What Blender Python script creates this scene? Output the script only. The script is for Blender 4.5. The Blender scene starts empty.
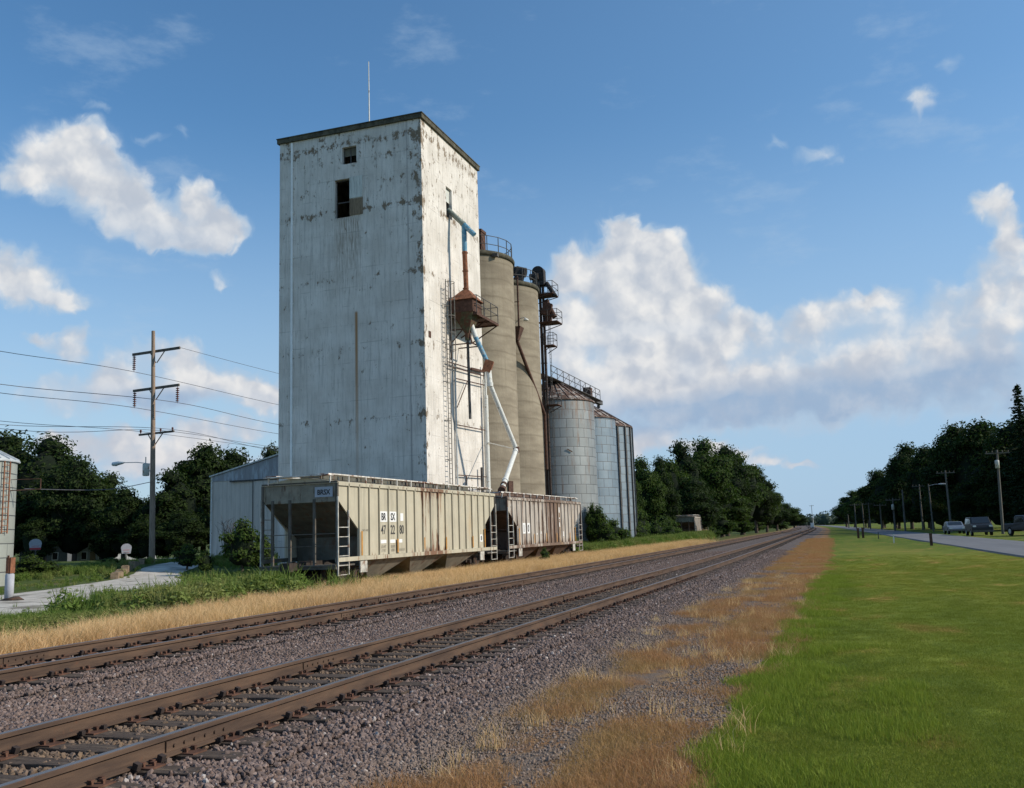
import bpy, math, random
from math import sin, cos, pi, radians, sqrt, atan2, exp
from mathutils import Vector, Matrix, Euler, noise as mnoise

sc = bpy.context.scene
col = sc.collection
CAMZ = 1.8

# ---------------------------------------------------------------- tagging
def tag(o, label=None, cat=None, group=None, kind=None):
    if label: o['label'] = label
    if cat: o['category'] = cat
    if group: o['group'] = group
    if kind: o['kind'] = kind
    return o

def empty(name, loc=(0, 0, 0), rz=0.0, label=None, cat=None, group=None):
    o = bpy.data.objects.new(name, None)
    col.objects.link(o)
    o.location = loc
    o.rotation_euler = (0, 0, rz)
    o.empty_display_size = 0.3
    return tag(o, label, cat, group)

def copy_tree(o, parent=None):
    c = o.copy()
    col.objects.link(c)
    if parent is not None: c.parent = parent
    for ch in list(o.children): copy_tree(ch, c)
    return c

# ---------------------------------------------------------------- mesh builder
class MB:
    def __init__(s):
        s.v = []; s.f = []; s.sm = []
    def add(s, vs, fs, smooth=False):
        b = len(s.v)
        s.v += [tuple(p) for p in vs]
        for f in fs:
            s.f.append(tuple(i + b for i in f)); s.sm.append(smooth)
    def box(s, x0, x1, y0, y1, z0, z1):
        vs = [(x0,y0,z0),(x1,y0,z0),(x1,y1,z0),(x0,y1,z0),(x0,y0,z1),(x1,y0,z1),(x1,y1,z1),(x0,y1,z1)]
        s.add(vs, [(0,3,2,1),(4,5,6,7),(0,1,5,4),(1,2,6,5),(2,3,7,6),(3,0,4,7)])
        return s
    def cbox(s, c, sz, rot=None):
        M = Euler(rot).to_matrix() if rot else Matrix.Identity(3)
        c = Vector(c); h = Vector(sz) * .5
        vs = []
        for z in (-1, 1):
            for x, y in ((-1,-1),(1,-1),(1,1),(-1,1)):
                vs.append(c + M @ Vector((x*h.x, y*h.y, z*h.z)))
        s.add(vs, [(0,3,2,1),(4,5,6,7),(0,1,5,4),(1,2,6,5),(2,3,7,6),(3,0,4,7)])
        return s
    def bar(s, a, b, w, h=None, up=(0,0,1)):
        a = Vector(a); b = Vector(b); h = h or w
        d = (b - a).normalized(); u = Vector(up)
        if abs(d.dot(u)) > .98: u = Vector((0, 1, 0))
        r = d.cross(u).normalized(); u = r.cross(d)
        vs = []
        for p in (a, b):
            for x, y in ((-1,-1),(1,-1),(1,1),(-1,1)):
                vs.append(p + r*x*w*.5 + u*y*h*.5)
        s.add(vs, [(0,3,2,1),(4,5,6,7),(0,1,5,4),(1,2,6,5),(2,3,7,6),(3,0,4,7)])
        return s
    def tube(s, a, b, r0, r1=None, n=12, caps=True):
        a = Vector(a); b = Vector(b); r1 = r0 if r1 is None else r1
        d = (b - a).normalized(); u = Vector((0, 0, 1))
        if abs(d.dot(u)) > .98: u = Vector((0, 1, 0))
        x = d.cross(u).normalized(); y = x.cross(d)
        A = [a + (x*cos(2*pi*i/n) + y*sin(2*pi*i/n))*r0 for i in range(n)]
        B = [b + (x*cos(2*pi*i/n) + y*sin(2*pi*i/n))*r1 for i in range(n)]
        s.add(A + B, [((i+1)%n, i, n+i, n+(i+1)%n) for i in range(n)], True)
        if caps:
            s.add(A, [tuple(range(n))]); s.add(B, [tuple(range(n-1, -1, -1))])
        return s
    def path(s, pts, r, n=6):
        for i in range(len(pts)-1): s.tube(pts[i], pts[i+1], r, r, n, i in (0, len(pts)-2))
        return s
    def curve(s, pts, r, n=5):
        """one continuous swept tube through the points"""
        pts = [Vector(p) for p in pts]; rings = []
        for i, p in enumerate(pts):
            d = (pts[min(i+1, len(pts)-1)] - pts[max(i-1, 0)]).normalized()
            u = Vector((0,0,1))
            if abs(d.dot(u)) > .98: u = Vector((0,1,0))
            x = d.cross(u).normalized(); y = x.cross(d)
            rr = r[i] if isinstance(r, (list, tuple)) else r
            rings.append([p + (x*cos(2*pi*k/n) + y*sin(2*pi*k/n))*rr for k in range(n)])
        vs = [v for R in rings for v in R]; fs = []
        for i in range(len(pts)-1):
            for k in range(n):
                fs.append((i*n+(k+1)%n, i*n+k, (i+1)*n+k, (i+1)*n+(k+1)%n))
        s.add(vs, fs, True)
        return s
    def lathe(s, prof, n=48, c=(0,0,0), smooth=True):
        vs = []; fs = []
        for r, z in prof:
            for i in range(n):
                a = 2*pi*i/n
                vs.append((c[0]+r*cos(a), c[1]+r*sin(a), c[2]+z))
        for j in range(len(prof)-1):
            for i in range(n):
                fs.append((j*n+i, j*n+(i+1)%n, (j+1)*n+(i+1)%n, (j+1)*n+i))
        s.add(vs, fs, smooth)
        return s
    def prism(s, poly, axis, a, b):
        """poly in the two other axes, extruded along axis from a to b"""
        def P(u, v, w):
            return {'x': (w, u, v), 'y': (u, w, v), 'z': (u, v, w)}[axis]
        n = len(poly)
        vs = [P(u, v, a) for u, v in poly] + [P(u, v, b) for u, v in poly]
        fs = [(i, (i+1) % n, n+(i+1) % n, n+i) for i in range(n)]
        fs += [tuple(range(n-1, -1, -1)), tuple(range(n, 2*n))]
        s.add(vs, fs)
        return s
    def frustum(s, b, t):
        """b, t: (x0,x1,y0,y1,z)"""
        vs = [(b[0],b[2],b[4]),(b[1],b[2],b[4]),(b[1],b[3],b[4]),(b[0],b[3],b[4]),
              (t[0],t[2],t[4]),(t[1],t[2],t[4]),(t[1],t[3],t[4]),(t[0],t[3],t[4])]
        s.add(vs, [(0,3,2,1),(4,5,6,7),(0,1,5,4),(1,2,6,5),(2,3,7,6),(3,0,4,7)])
        return s
    def mesh(s, name, m):
        me = bpy.data.meshes.new(name)
        me.from_pydata(s.v, [], s.f)
        me.polygons.foreach_set('use_smooth', s.sm)
        if m: me.materials.append(m)
        me.update()
        return me
    def build(s, name, m, parent=None, fix=True):
        me = s.mesh(name, m)
        if fix:
            import bmesh
            bm = bmesh.new(); bm.from_mesh(me)
            bmesh.ops.recalc_face_normals(bm, faces=bm.faces); bm.to_mesh(me); bm.free()
        o = bpy.data.objects.new(name, me)
        col.objects.link(o)
        if parent is not None: o.parent = parent
        return o

# ---------------------------------------------------------------- node helper
class NT:
    def __init__(s, tree):
        s.t = tree; s.n = tree.nodes; s.l = tree.links
    def new(s, typ, **kw):
        nd = s.n.new(typ)
        for k, v in kw.items(): setattr(nd, k, v)
        return nd
    def put(s, sock, v):
        if v is None: return
        if isinstance(v, bpy.types.NodeSocket): s.l.new(v, sock)
        else:
            if sock.type == 'RGBA' and not isinstance(v, (int, float)) and len(v) == 3: v = (*v, 1)
            if sock.type == 'VECTOR' and isinstance(v, (int, float)): v = (v, v, v)
            sock.default_value = v
    def math(s, op, a, b=None, c=None, clamp=False):
        nd = s.new('ShaderNodeMath', operation=op, use_clamp=clamp)
        s.put(nd.inputs[0], a); s.put(nd.inputs[1], b); s.put(nd.inputs[2], c)
        return nd.outputs[0]
    def vmath(s, op, a, b=None, c=None):
        nd = s.new('ShaderNodeVectorMath', operation=op)
        s.put(nd.inputs[0], a); s.put(nd.inputs[1], b)
        if c is not None: s.put(nd.inputs[2], c)
        return nd.outputs[1] if op in ('DOT_PRODUCT', 'LENGTH', 'DISTANCE') else nd.outputs[0]
    def noise(s, vec, scale, detail=4, rough=.55, out=0, dist=0):
        nd = s.new('ShaderNodeTexNoise')
        s.put(nd.inputs['Vector'], vec); nd.inputs['Scale'].default_value = scale
        nd.inputs['Detail'].default_value = detail; nd.inputs['Roughness'].default_value = rough
        nd.inputs['Distortion'].default_value = dist
        return nd.outputs[out]
    def ss(s, x, a, b, lo=0., hi=1.):
        nd = s.new('ShaderNodeMapRange', interpolation_type='SMOOTHSTEP')
        s.put(nd.inputs[0], x); s.put(nd.inputs[1], a); s.put(nd.inputs[2], b)
        s.put(nd.inputs[3], lo); s.put(nd.inputs[4], hi)
        return nd.outputs[0]
    def mix(s, f, a, b, mode='MIX'):
        nd = s.new('ShaderNodeMix', data_type='RGBA', blend_type=mode)
        s.put(nd.inputs[0], f); s.put(nd.inputs[6], a); s.put(nd.inputs[7], b)
        return nd.outputs[2]
    def scalev(s, vec, v):
        return s.vmath('MULTIPLY', vec, v)
    def obj(s):
        return s.new('ShaderNodeTexCoord').outputs['Object']
    def sep(s, v):
        nd = s.new('ShaderNodeSeparateXYZ'); s.put(nd.inputs[0], v); return nd.outputs
    def comb(s, x, y, z):
        nd = s.new('ShaderNodeCombineXYZ')
        for i, q in enumerate((x, y, z)): s.put(nd.inputs[i], q)
        return nd.outputs[0]

def newmat(name):
    m = bpy.data.materials.new(name); m.use_nodes = True
    m.node_tree.nodes.clear()
    return m, NT(m.node_tree)

def finish(nt, colr, rough=.85, metal=0., bump=None, bstr=.3, bdist=.02, spec=.3, transl=None, alpha=None):
    out = nt.new('ShaderNodeOutputMaterial')
    p = nt.new('ShaderNodeBsdfPrincipled')
    nt.put(p.inputs['Base Color'], colr); nt.put(p.inputs['Roughness'], rough)
    nt.put(p.inputs['Metallic'], metal); nt.put(p.inputs['Specular IOR Level'], spec)
    if bump is not None:
        b = nt.new('ShaderNodeBump'); b.inputs['Strength'].default_value = bstr
        b.inputs['Distance'].default_value = bdist
        nt.put(b.inputs['Height'], bump); nt.l.new(b.outputs[0], p.inputs['Normal'])
    sh = p.outputs[0]
    if transl is not None:
        tr = nt.new('ShaderNodeBsdfTranslucent'); nt.put(tr.inputs[0], transl)
        mx = nt.new('ShaderNodeMixShader'); mx.inputs[0].default_value = .3
        nt.l.new(sh, mx.inputs[1]); nt.l.new(tr.outputs[0], mx.inputs[2]); sh = mx.outputs[0]
    nt.l.new(sh, out.inputs[0])

def simple(name, c, rough=.8, metal=0., var=.25, vs=2., stretch=(1,1,1), stain=None, sscale=1.5, samt=(.55,.7),
           sstretch=(1,1,1), bump=0., bscale=20., spec=.3):
    """weathered surface: base colour with cloudy variation and a thresholded stain"""
    m, nt = newmat(name)
    o = nt.obj()
    n = nt.noise(nt.scalev(o, stretch), vs, 5, .6)
    d = tuple(q*(1-var) for q in c); l = tuple(min(1, q*(1+var)) for q in c)
    cc = nt.mix(nt.ss(n, .3, .7), d, l)
    if stain:
        n2 = nt.noise(nt.scalev(o, sstretch), sscale, 6, .65)
        cc = nt.mix(nt.ss(n2, samt[0], samt[1]), cc, stain)
    b = nt.noise(o, bscale, 4, .6) if bump else None
    finish(nt, cc, rough, metal, b, bump, .02, spec)
    return m

# lateral drift of the railway (it bends gently to the left in the distance)
_st = []
def _build():
    y, x = -400.0, 0.0
    while y < 4000:
        _st.append(x)
        def s(a, b, t):
            t = max(0, min(1, (t-a)/(b-a))); return t*t*(3-2*t)
        x += (-.0215*s(18, 60, y) - .028*s(200, 420, y)) * 2.0
        y += 2.0
_build()
def off(y):
    t = (y + 400)/2.0; i = int(max(0, min(len(_st)-2, t))); f = t - i
    return _st[i]*(1-f) + _st[i+1]*f
def sstep(a, b, t):
    t = max(0., min(1., (t-a)/(b-a))); return t*t*(3-2*t)

def ground_z(x, y):
    h = .50*sstep(-36, -47, x)*sstep(36, 56, y)*(1-sstep(82, 100, y))
    xs = x - off(y)
    h -= .14*sstep(-17.3, -18.2, xs)*sstep(-22.2, -21.2, xs)*(1-sstep(200, 230, y))*sstep(18, 24, y)
    h -= .9*sstep(70, 110, y)*sstep(-55, -75, x)*(1-sstep(300, 500, y))
    h += .10*mnoise.noise(Vector((x*.09, y*.09, 3.)))*sstep(-16.8, -24, xs)
    h += .05*mnoise.noise(Vector((x*.12, y*.12, 7.)))*sstep(1, 5, xs)*(1-sstep(200, 300, y))
    return h

# ================================================================ CAMERA
cam = bpy.data.objects.new('camera', bpy.data.cameras.new('camera'))
col.objects.link(cam)
R = Matrix(((0.941671, 0.082037, 0.326384), (0.334953, -0.134524, -0.932582), (-0.0326, 0.987509, -0.154156)))
cam.matrix_world = Matrix.Translation((0, 0, CAMZ)) @ R.to_4x4()
cam.data.sensor_width = 36; cam.data.sensor_fit = 'HORIZONTAL'
cam.data.lens = 955/1024*36
cam.data.shift_y = -10/1024
cam.data.clip_end = 9000; cam.data.clip_start = .05
sc.camera = cam
sc.view_settings.view_transform = 'Standard'; sc.view_settings.look = 'None'
sc.view_settings.exposure = 0; sc.view_settings.gamma = 1
sc.render.engine = 'CYCLES'
sc.cycles.max_bounces = 5; sc.cycles.diffuse_bounces = 3; sc.cycles.transparent_max_bounces = 6

# ================================================================ SUN
EL, AZ = radians(31), radians(79)        # azimuth clockwise from +Y
sd = Vector((sin(AZ)*cos(EL), cos(AZ)*cos(EL), sin(EL)))
sun = bpy.data.objects.new('sun', bpy.data.lights.new('sun', 'SUN'))
col.objects.link(sun); sun.location = (60, 0, 60)
sun.data.energy = 4.2; sun.data.angle = radians(.53); sun.data.color = (1, .90, .75)
sun.rotation_euler = sd.to_track_quat('Z', 'Y').to_euler()

# ================================================================ WORLD: Nishita sky with cumulus laid out by azimuth and elevation
def wn(vec, scale, detail=4, rough=.55, out=0):
    nd = wt.new('ShaderNodeTexNoise', noise_dimensions='2D')
    wt.put(nd.inputs['Vector'], vec); nd.inputs['Scale'].default_value = scale
    nd.inputs['Detail'].default_value = detail; nd.inputs['Roughness'].default_value = rough
    return nd.outputs[out]
CA = [(-79.4,35.8,4.7,3.3,1),(-77.0,37.6,3.3,2.7,1),(-74.4,33.9,4.1,3.4,1),(-70.7,31.4,4.4,2.7,1),(-66.4,30.3,4.4,1.8,1),(-63.1,31.3,2.4,1.7,0.9),(-66.4,34.2,2.0,1.9,0.8),(-65.0,32.8,2.2,1.7,0.8),(-83.3,34.1,2.2,1.8,0.5),(-83.3,25.9,3.0,2.4,1),(-81.2,23.9,3.6,2.0,1),(-78.2,23.2,2.5,1.3,0.7),(-71.0,39.4,1.7,0.6,0.22),(-75.8,41.4,1.3,0.6,0.24),(-67.9,40.3,0.8,0.9,0.2),(-63.8,26.1,1.2,1.0,0.36),(-80.1,19.9,1.7,0.9,0.6),(-77.7,18.6,1.4,1.7,0.5),(-77.0,20.1,1.1,1.0,0.4),(-73.1,16.4,3.3,2.9,0.8),(-70.4,19.0,1.7,1.4,0.6),(-67.6,17.9,2.5,2.0,0.9),(-65.2,16.6,3.4,2.0,0.9),(-61.3,15.2,3.3,2.2,0.9),(-58.3,14.7,3.0,2.2,0.9),(-69.4,14.6,5.6,2.0,0.8),(-78.4,14.3,5.2,2.1,0.45),(-74.7,10.1,4.9,1.5,0.8),(-78.2,9.2,3.4,1.3,0.7),(-66.5,10.2,4.2,2.2,0.9),(-71.1,7.7,5.5,1.9,0.9),(-61.7,11.2,3.9,1.4,0.5),(-61.7,7.1,5.8,2.0,0.6),(-21.2,30.7,2.4,2.0,1.1),(-19.5,27.5,3.8,3.1,0.9),(-18.1,29.0,3.6,2.2,1),(-23.8,27.1,4.5,2.7,1),(-27.0,26.6,2.8,2.1,0.8),(-19.6,25.6,5.3,3.9,1),(-15.8,25.2,3.3,3.1,1),(-13.0,22.9,3.3,2.0,1),(-23.4,21.9,5.1,3.5,1),(-18.9,19.9,6.3,4.1,1),(-28.3,22.0,2.6,5.2,0.5),(-13.8,18.5,4.5,3.5,1),(-9.6,19.8,2.8,2.0,0.7),(-22.2,15.9,6.3,3.3,0.9),(-14.0,14.4,7.1,2.9,0.9),(-6.8,16.5,3.4,3.6,0.6),(-3.7,19.3,3.3,2.4,0.5),(1.3,20.6,4.9,2.2,0.6),(4.2,21.4,2.8,1.4,0.6),(-1.0,16.0,5.7,3.6,0.5),(5.1,16.4,4.6,2.9,0.4),(-7.1,13.0,4.9,2.0,0.4),(-0.4,12.5,3.8,1.8,0.35),(14.8,28.9,2.1,1.5,0.9),(16.2,25.9,1.7,2.4,0.9),(15.4,22.3,2.9,3.1,0.7),(11.3,20.5,3.5,2.3,0.5),(15.9,19.0,4.2,2.8,0.55),(7.5,18.1,5.4,2.4,0.35),(12.2,16.1,5.1,2.8,0.4),(-24.5,13.4,6.3,2.9,0.6),(-16.2,11.8,9.2,2.7,0.7),(-8.2,12.1,8.4,3.2,0.62),(-0.4,12.6,8.0,3.6,0.6),(7.0,12.9,7.1,3.7,0.58),(14.0,13.0,6.3,4.1,0.6),(-28.4,18.8,3.2,5.2,0.5),(-20.5,9.1,4.1,1.4,0.9),(-24.7,8.8,4.2,1.5,0.6),(-15.4,8.0,3.4,1.0,0.7),(-11.5,7.4,3.6,1.0,0.8),(-8.1,6.2,2.9,0.8,0.7),(-4.7,5.5,1.5,0.5,0.6),(9.5,40.3,1.7,1.1,0.34),(9.6,39.1,1.5,1.4,0.32),(12.7,42.0,0.9,0.9,0.25),(-4.4,37.8,1.4,0.7,0.26),(-0.5,36.3,2.0,0.9,0.3),(1.1,35.2,1.0,0.6,0.2)]
CS = [(-73.5,30.4,10.2,2.8,0.35),(-70.7,29.2,9.5,1.9,0.4),(-74.2,36.1,2.4,1.1,0.3),(-81.3,23.1,4.3,1.7,0.35),(-74.0,14.0,9.9,2.1,0.6),(-65.6,14.1,8.6,1.4,0.5),(-69.4,13.6,5.6,1.4,0.5),(-19.4,11.3,16.5,2.3,1),(-6.3,11.2,15.6,2.6,1),(5.2,12.0,13.6,3.3,1),(14.8,13.0,7.5,3.7,1),(-19.9,20.5,5.2,1.0,0.35),(-24.2,18.6,4.2,1.2,0.3),(-13.7,20.1,3.1,1.4,0.3),(-4.1,14.3,5.8,1.4,0.5),(-11.1,13.2,3.0,2.0,0.4),(1.1,18.3,5.7,0.8,0.2),(-15.0,16.0,2.0,2.1,0.35),(-28.7,13.6,6.3,2.5,0.7),(10.4,11.1,10.4,2.5,0.9),(-64.5,7.2,7.6,1.0,0.3)]
wd = bpy.data.worlds.new('World'); sc.world = wd; wd.use_nodes = True
wt = NT(wd.node_tree); wt.n.clear()
wd.cycles.sampling_method = 'MANUAL'; wd.cycles.sample_map_resolution = 512

def field_group(name, blobs):
    g = bpy.data.node_groups.new(name, 'ShaderNodeTree')
    g.interface.new_socket('P', in_out='INPUT', socket_type='NodeSocketVector')
    g.interface.new_socket('F', in_out='OUTPUT', socket_type='NodeSocketFloat')
    nt = NT(g); gi = nt.new('NodeGroupInput'); go = nt.new('NodeGroupOutput')
    tot = None
    for (u, v, ru, rv, w) in blobs:
        k = 1/1.35
        q = nt.vmath('MULTIPLY_ADD', gi.outputs[0], (k/ru, k/rv, 0), (-u*k/ru, -v*k/rv, 0))
        d2 = nt.vmath('DOT_PRODUCT', q, q)
        f = nt.math('SUBTRACT', 1., d2, clamp=True)
        f = nt.math('MULTIPLY', f, f)
        tot = nt.math('MULTIPLY', f, w) if tot is None else nt.math('MULTIPLY_ADD', f, w, tot)
    nt.l.new(tot, go.inputs[0])
    return g
GA = field_group('cumulus', CA); GS = field_group('cloud_shade', CS)

gd = wt.vmath('NORMALIZE', wt.new('ShaderNodeTexCoord').outputs['Generated'])
X, Y, Z = wt.sep(gd)
u = wt.math('MULTIPLY', wt.math('ARCTAN2', X, Y), 100.)
v = wt.math('MULTIPLY', wt.math('ARCSINE', Z), 100.)
P0 = wt.comb(u, v, 0.)
# warp for billowing edges
def warp(P, sc_, amt, det=2):
    nz = wn(P, sc_, det, .5, out=1)
    return wt.vmath('MULTIPLY_ADD', nz, (amt, amt, 0), wt.vmath('SUBTRACT', P, (amt*.5, amt*.5, 0)))
P1 = warp(P0, .24, 3.0, 2)
P2 = warp(P1, .9, 1.2, 3)
gA = wt.new('ShaderNodeGroup'); gA.node_tree = GA; wt.l.new(P2, gA.inputs[0]); F0 = gA.outputs[0]
PB = warp(P0, .5, 1.1, 2)
def billow(dx, dy):
    Pn = wt.vmath('ADD', PB, (dx, dy, 0)) if dx else PB
    vo = wt.new('ShaderNodeTexVoronoi', feature='SMOOTH_F1', voronoi_dimensions='2D'); vo.inputs['Scale'].default_value = .24
    vo.inputs['Smoothness'].default_value = .5
    vo.inputs['Detail'].default_value = 3.0; vo.inputs['Roughness'].default_value = .5
    wt.l.new(Pn, vo.inputs['Vector'])
    fb = wn(Pn, .26, 4.5, .50)
    return wt.math('MULTIPLY_ADD', vo.outputs[0], -.38, wt.math('MULTIPLY_ADD', fb, .75, -.17))
B0 = billow(0, 0); B1 = billow(1.1, 1.1)
D0 = wt.math('ADD', F0, B0)
lowf = wn(wt.vmath('ADD', P1, (40, 9, 0)), .16, 2, .5)
gs = wt.new('ShaderNodeGroup'); gs.node_tree = GS; wt.l.new(PB, gs.inputs[0])
shade = wt.math('MULTIPLY', wt.math('MINIMUM', gs.outputs[0], 1.15), wt.ss(wn(P0, .3, 4, .6), .2, .7, .75, 1.05))
alpha = wt.math('MULTIPLY', wt.ss(D0, .08, .82), wt.ss(F0, .0, .25))
# wisps / haze around the clouds
haze = wt.ss(F0, .0, .5, 0., .8)
wisp = wt.math('MULTIPLY', wt.ss(wn(wt.scalev(P0, (.5, 1.3, 1)), .12, 6, .62), .55, .8, 0., .30), wt.ss(v, 0., 12.))
lit = wt.ss(wt.math('MULTIPLY_ADD', wt.math('SUBTRACT', lowf, .5), .9, wt.math('SUBTRACT', B0, B1)), -.34, .46)
sky = wt.new('ShaderNodeTexSky', sky_type='NISHITA')
sky.sun_disc = False; sky.sun_elevation = EL; sky.sun_rotation = AZ
sky.air_density = 1.0; sky.dust_density = .8; sky.ozone_density = 1.6; sky.altitude = 200
K = .1
SKYT = (.84, 1.30, 1.55)
def lin(c): return tuple(((q/255+.055)/1.055)**2.4/K if q > 10 else q/255/12.92/K for q in c)
skyc = wt.mix(1., sky.outputs[0], SKYT, 'MULTIPLY')
# low haze toward horizon
hz = wt.ss(v, -2., 44., 1., 0.)
skyc = wt.mix(wt.math('MULTIPLY', hz, .84), skyc, lin((184, 205, 225)))
skyc = wt.mix(wt.math('MULTIPLY', wt.ss(u, -75., 45.), wt.ss(v, 2., 46., .60, .22)), skyc, lin((150, 188, 228)))
cl_lit = wt.mix(lit, lin((188, 197, 210)), lin((241, 240, 238)))
warm = wt.ss(v, 4., 22., 1., 0.)
cl_lit = wt.mix(wt.math('MULTIPLY', warm, .35), cl_lit, lin((205, 202, 208)))
cl = wt.mix(wt.math('MULTIPLY', shade, .80, clamp=True), cl_lit, lin((154, 179, 208)))
c1 = wt.mix(wt.math('MAXIMUM', haze, wisp), skyc, lin((178, 200, 222)))
c2 = wt.mix(alpha, c1, cl)
bg = wt.new('ShaderNodeBackground'); wt.l.new(c2, bg.inputs[0]); bg.inputs[1].default_value = K
wo = wt.new('ShaderNodeOutputWorld'); wt.l.new(bg.outputs[0], wo.inputs[0])

# ================================================================ GROUND
NEAR_C, FAR_C, SID_C = -6.185, -11.27, -19.63      # track centre lines
def sheet(name, xs, ys, zf, m, shift=True, kind='structure'):
    """grid sheet; xs are offsets from the railway's own line when shift is on"""
    vs = []; sx = []
    for y in ys:
        o = off(y) if shift else 0.
        for x in xs:
            X_ = x + o
            vs.append((X_, y, zf(X_, y, x))); sx.append(X_ - off(y))
    nx = len(xs); fs = []
    for j in range(len(ys)-1):
        for i in range(nx-1):
            a = j*nx+i; fs.append((a, a+1, a+nx+1, a+nx))
    me = bpy.data.meshes.new(name); me.from_pydata(vs, [], fs)
    me.polygons.foreach_set('use_smooth', [True]*len(fs))
    at = me.attributes.new('sx', 'FLOAT', 'POINT'); at.data.foreach_set('value', sx)
    me.materials.append(m)
    o = bpy.data.objects.new(name, me); col.objects.link(o)
    if kind: o['kind'] = kind
    return o

def stops(a, b, steps):
    out = [a]
    while out[-1] < b:
        out.append(min(b, out[-1] + steps(out[-1])))
    return out

def lawn_colour(nt, o):
    a = nt.noise(nt.scalev(o, (1, .5, 0)), .22, 4, .6); b = nt.noise(nt.scalev(o, (1, .4, 0)), .8, 5, .62); c_ = nt.noise(nt.scalev(o, (1, .25, 0)), .09, 3, .55)
    l = nt.mix(nt.ss(a, .35, .65), (.075, .118, .020), (.115, .155, .028))
    l = nt.mix(nt.ss(b, .38, .52, 0, .65), (.060, .098, .018), l)
    l = nt.mix(nt.ss(c_, .38, .74, 0, .7), l, (.165, .165, .042))
    l = nt.mix(nt.ss(b, .53, .68, 0, .85), l, (.20, .150, .062))
    l = nt.mix(nt.ss(nt.sep(o)[1], 40, 75, 0, .8), l, nt.mix(1., l, (.50, .62, .62), 'MULTIPLY'))  # far lawn colour darkened with distance, standing in for tree shade
    return nt.mix(1., l, (2.35, 1.95, 1.35), 'MULTIPLY')
def ground_material():
    m, nt = newmat('ground_cover')
    o = nt.obj()
    sx = nt.new('ShaderNodeAttribute', attribute_name='sx').outputs['Fac']
    _, y, _ = nt.sep(o)
    nb = nt.noise(o, .35, 4, .6); nm = nt.noise(o, 1.6, 4, .6); nf = nt.noise(o, 14, 3, .65)
    nvf = nt.noise(o, 60, 2, .6)
    nl = nt.noise(nt.scalev(o, (1, .35, 1)), .10, 3, .55)
    # lawn
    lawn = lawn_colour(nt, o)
    lawn = nt.mix(nt.ss(nt.noise(nt.scalev(o, (1, .5, 1)), 30, 3, .7), .40, .62, 0, .6), lawn, nt.mix(1., lawn, (.45, .5, .45), 'MULTIPLY'))
    # brown weeds over cinders
    cind = nt.mix(nt.ss(nvf, .35, .65), (.11, .082, .066), (.24, .19, .155))
    weed = nt.mix(nt.ss(nm, .35, .65), (.27, .14, .066), (.34, .215, .11))
    weed = nt.mix(nt.ss(nf, .4, .65, 0, .6), weed, (.09, .055, .03))
    wob = nt.math('MULTIPLY', nt.math('SUBTRACT', nb, .5), 2.2)
    sxw = nt.math('ADD', sx, wob)
    wob2 = nt.math('MULTIPLY', nt.math('SUBTRACT', nm, .5), 1.6)
    sxw2 = nt.math('ADD', sx, wob2)
    rut = nt.math('MULTIPLY', nt.ss(nt.math('ABSOLUTE', nt.math('ADD', sxw2, 2.5)), .0, .45, 1, 0), nt.ss(nm, .38, .56))
    weedmix = nt.mix(nt.math('MAXIMUM', rut, nt.ss(sxw2, -3.4, -2.7, 1, 0)), weed, cind)
    c = nt.mix(nt.ss(nt.math('ADD', sxw, nt.math('MULTIPLY', nt.math('SUBTRACT', nm, .5), .8)), -1.55, -1.15), weedmix, lawn)
    # left side: straw strip, then rough green
    straw = nt.mix(nt.ss(nf, .3, .7), (.17, .11, .045), (.36, .235, .09))
    green = nt.mix(nt.ss(nm, .35, .65), (.04, .07, .014), (.10, .13, .035))
    green = nt.mix(nt.ss(nb, .48, .7, 0, .7), green, (.17, .14, .07))
    far_g = nt.ss(y, 60, 110)
    strawfar = nt.mix(nt.math('MULTIPLY', far_g, nt.ss(sxw, -15., -14.2, 1, 0)), straw, (.10, .105, .035))
    left = nt.mix(nt.ss(sxw2, -18.1, -17.3), green, strawfar)
    c = nt.mix(nt.ss(sx, -13.8, -13.0), left, c)
    h = nt.math('ADD', nt.math('MULTIPLY', nf, .6), nt.math('MULTIPLY', nvf, .4))
    finish(nt, c, .95, 0, h, .8, .06, .1)
    return m
M_ground = ground_material()
xs = stops(-3000, -160, lambda t: max(60, -t*.3)) + stops(-150, -30, lambda t: 4)[:-1] + stops(-30, 12, lambda t: .6)[:-1] + \
     stops(12, 60, lambda t: 3) + stops(70, 3000, lambda t: max(20, t*.3))
ys = stops(-600, -20, lambda t: max(20, -t*.3)) + stops(-15, 120, lambda t: 1.5)[:-1] + stops(120, 460, lambda t: 10)[:-1] + stops(460, 5200, lambda t: t*.25)
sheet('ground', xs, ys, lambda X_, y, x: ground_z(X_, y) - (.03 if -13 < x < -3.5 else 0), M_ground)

# ---- ballast bed
def gravel_mat(name, a, b, c_, sc1=26., dark=(.03, .025, .025)):
    m, nt = newmat(name)
    o = nt.obj()
    vo = nt.new('ShaderNodeTexVoronoi'); vo.inputs['Scale'].default_value = sc1; nt.put(vo.inputs['Vector'], o)
    cc = nt.new('ShaderNodeSeparateColor'); nt.l.new(vo.outputs['Color'], cc.inputs[0])
    base = nt.mix(cc.outputs[0], a, b)
    base = nt.mix(nt.ss(cc.outputs[1], .86, .96), base, c_)
    base = nt.mix(nt.ss(vo.outputs['Distance'], .3, .75), base, dark)
    base = nt.mix(nt.ss(nt.noise(o, .8, 3), .4, .7, 0, .35), base, (.14, .105, .075))
    finish(nt, base, .9, 0, vo.outputs['Distance'], -.8, .03, .2)
    return m
M_ballast = gravel_mat('ballast', (.10, .072, .062), (.24, .18, .155), (.38, .33, .29))
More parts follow.
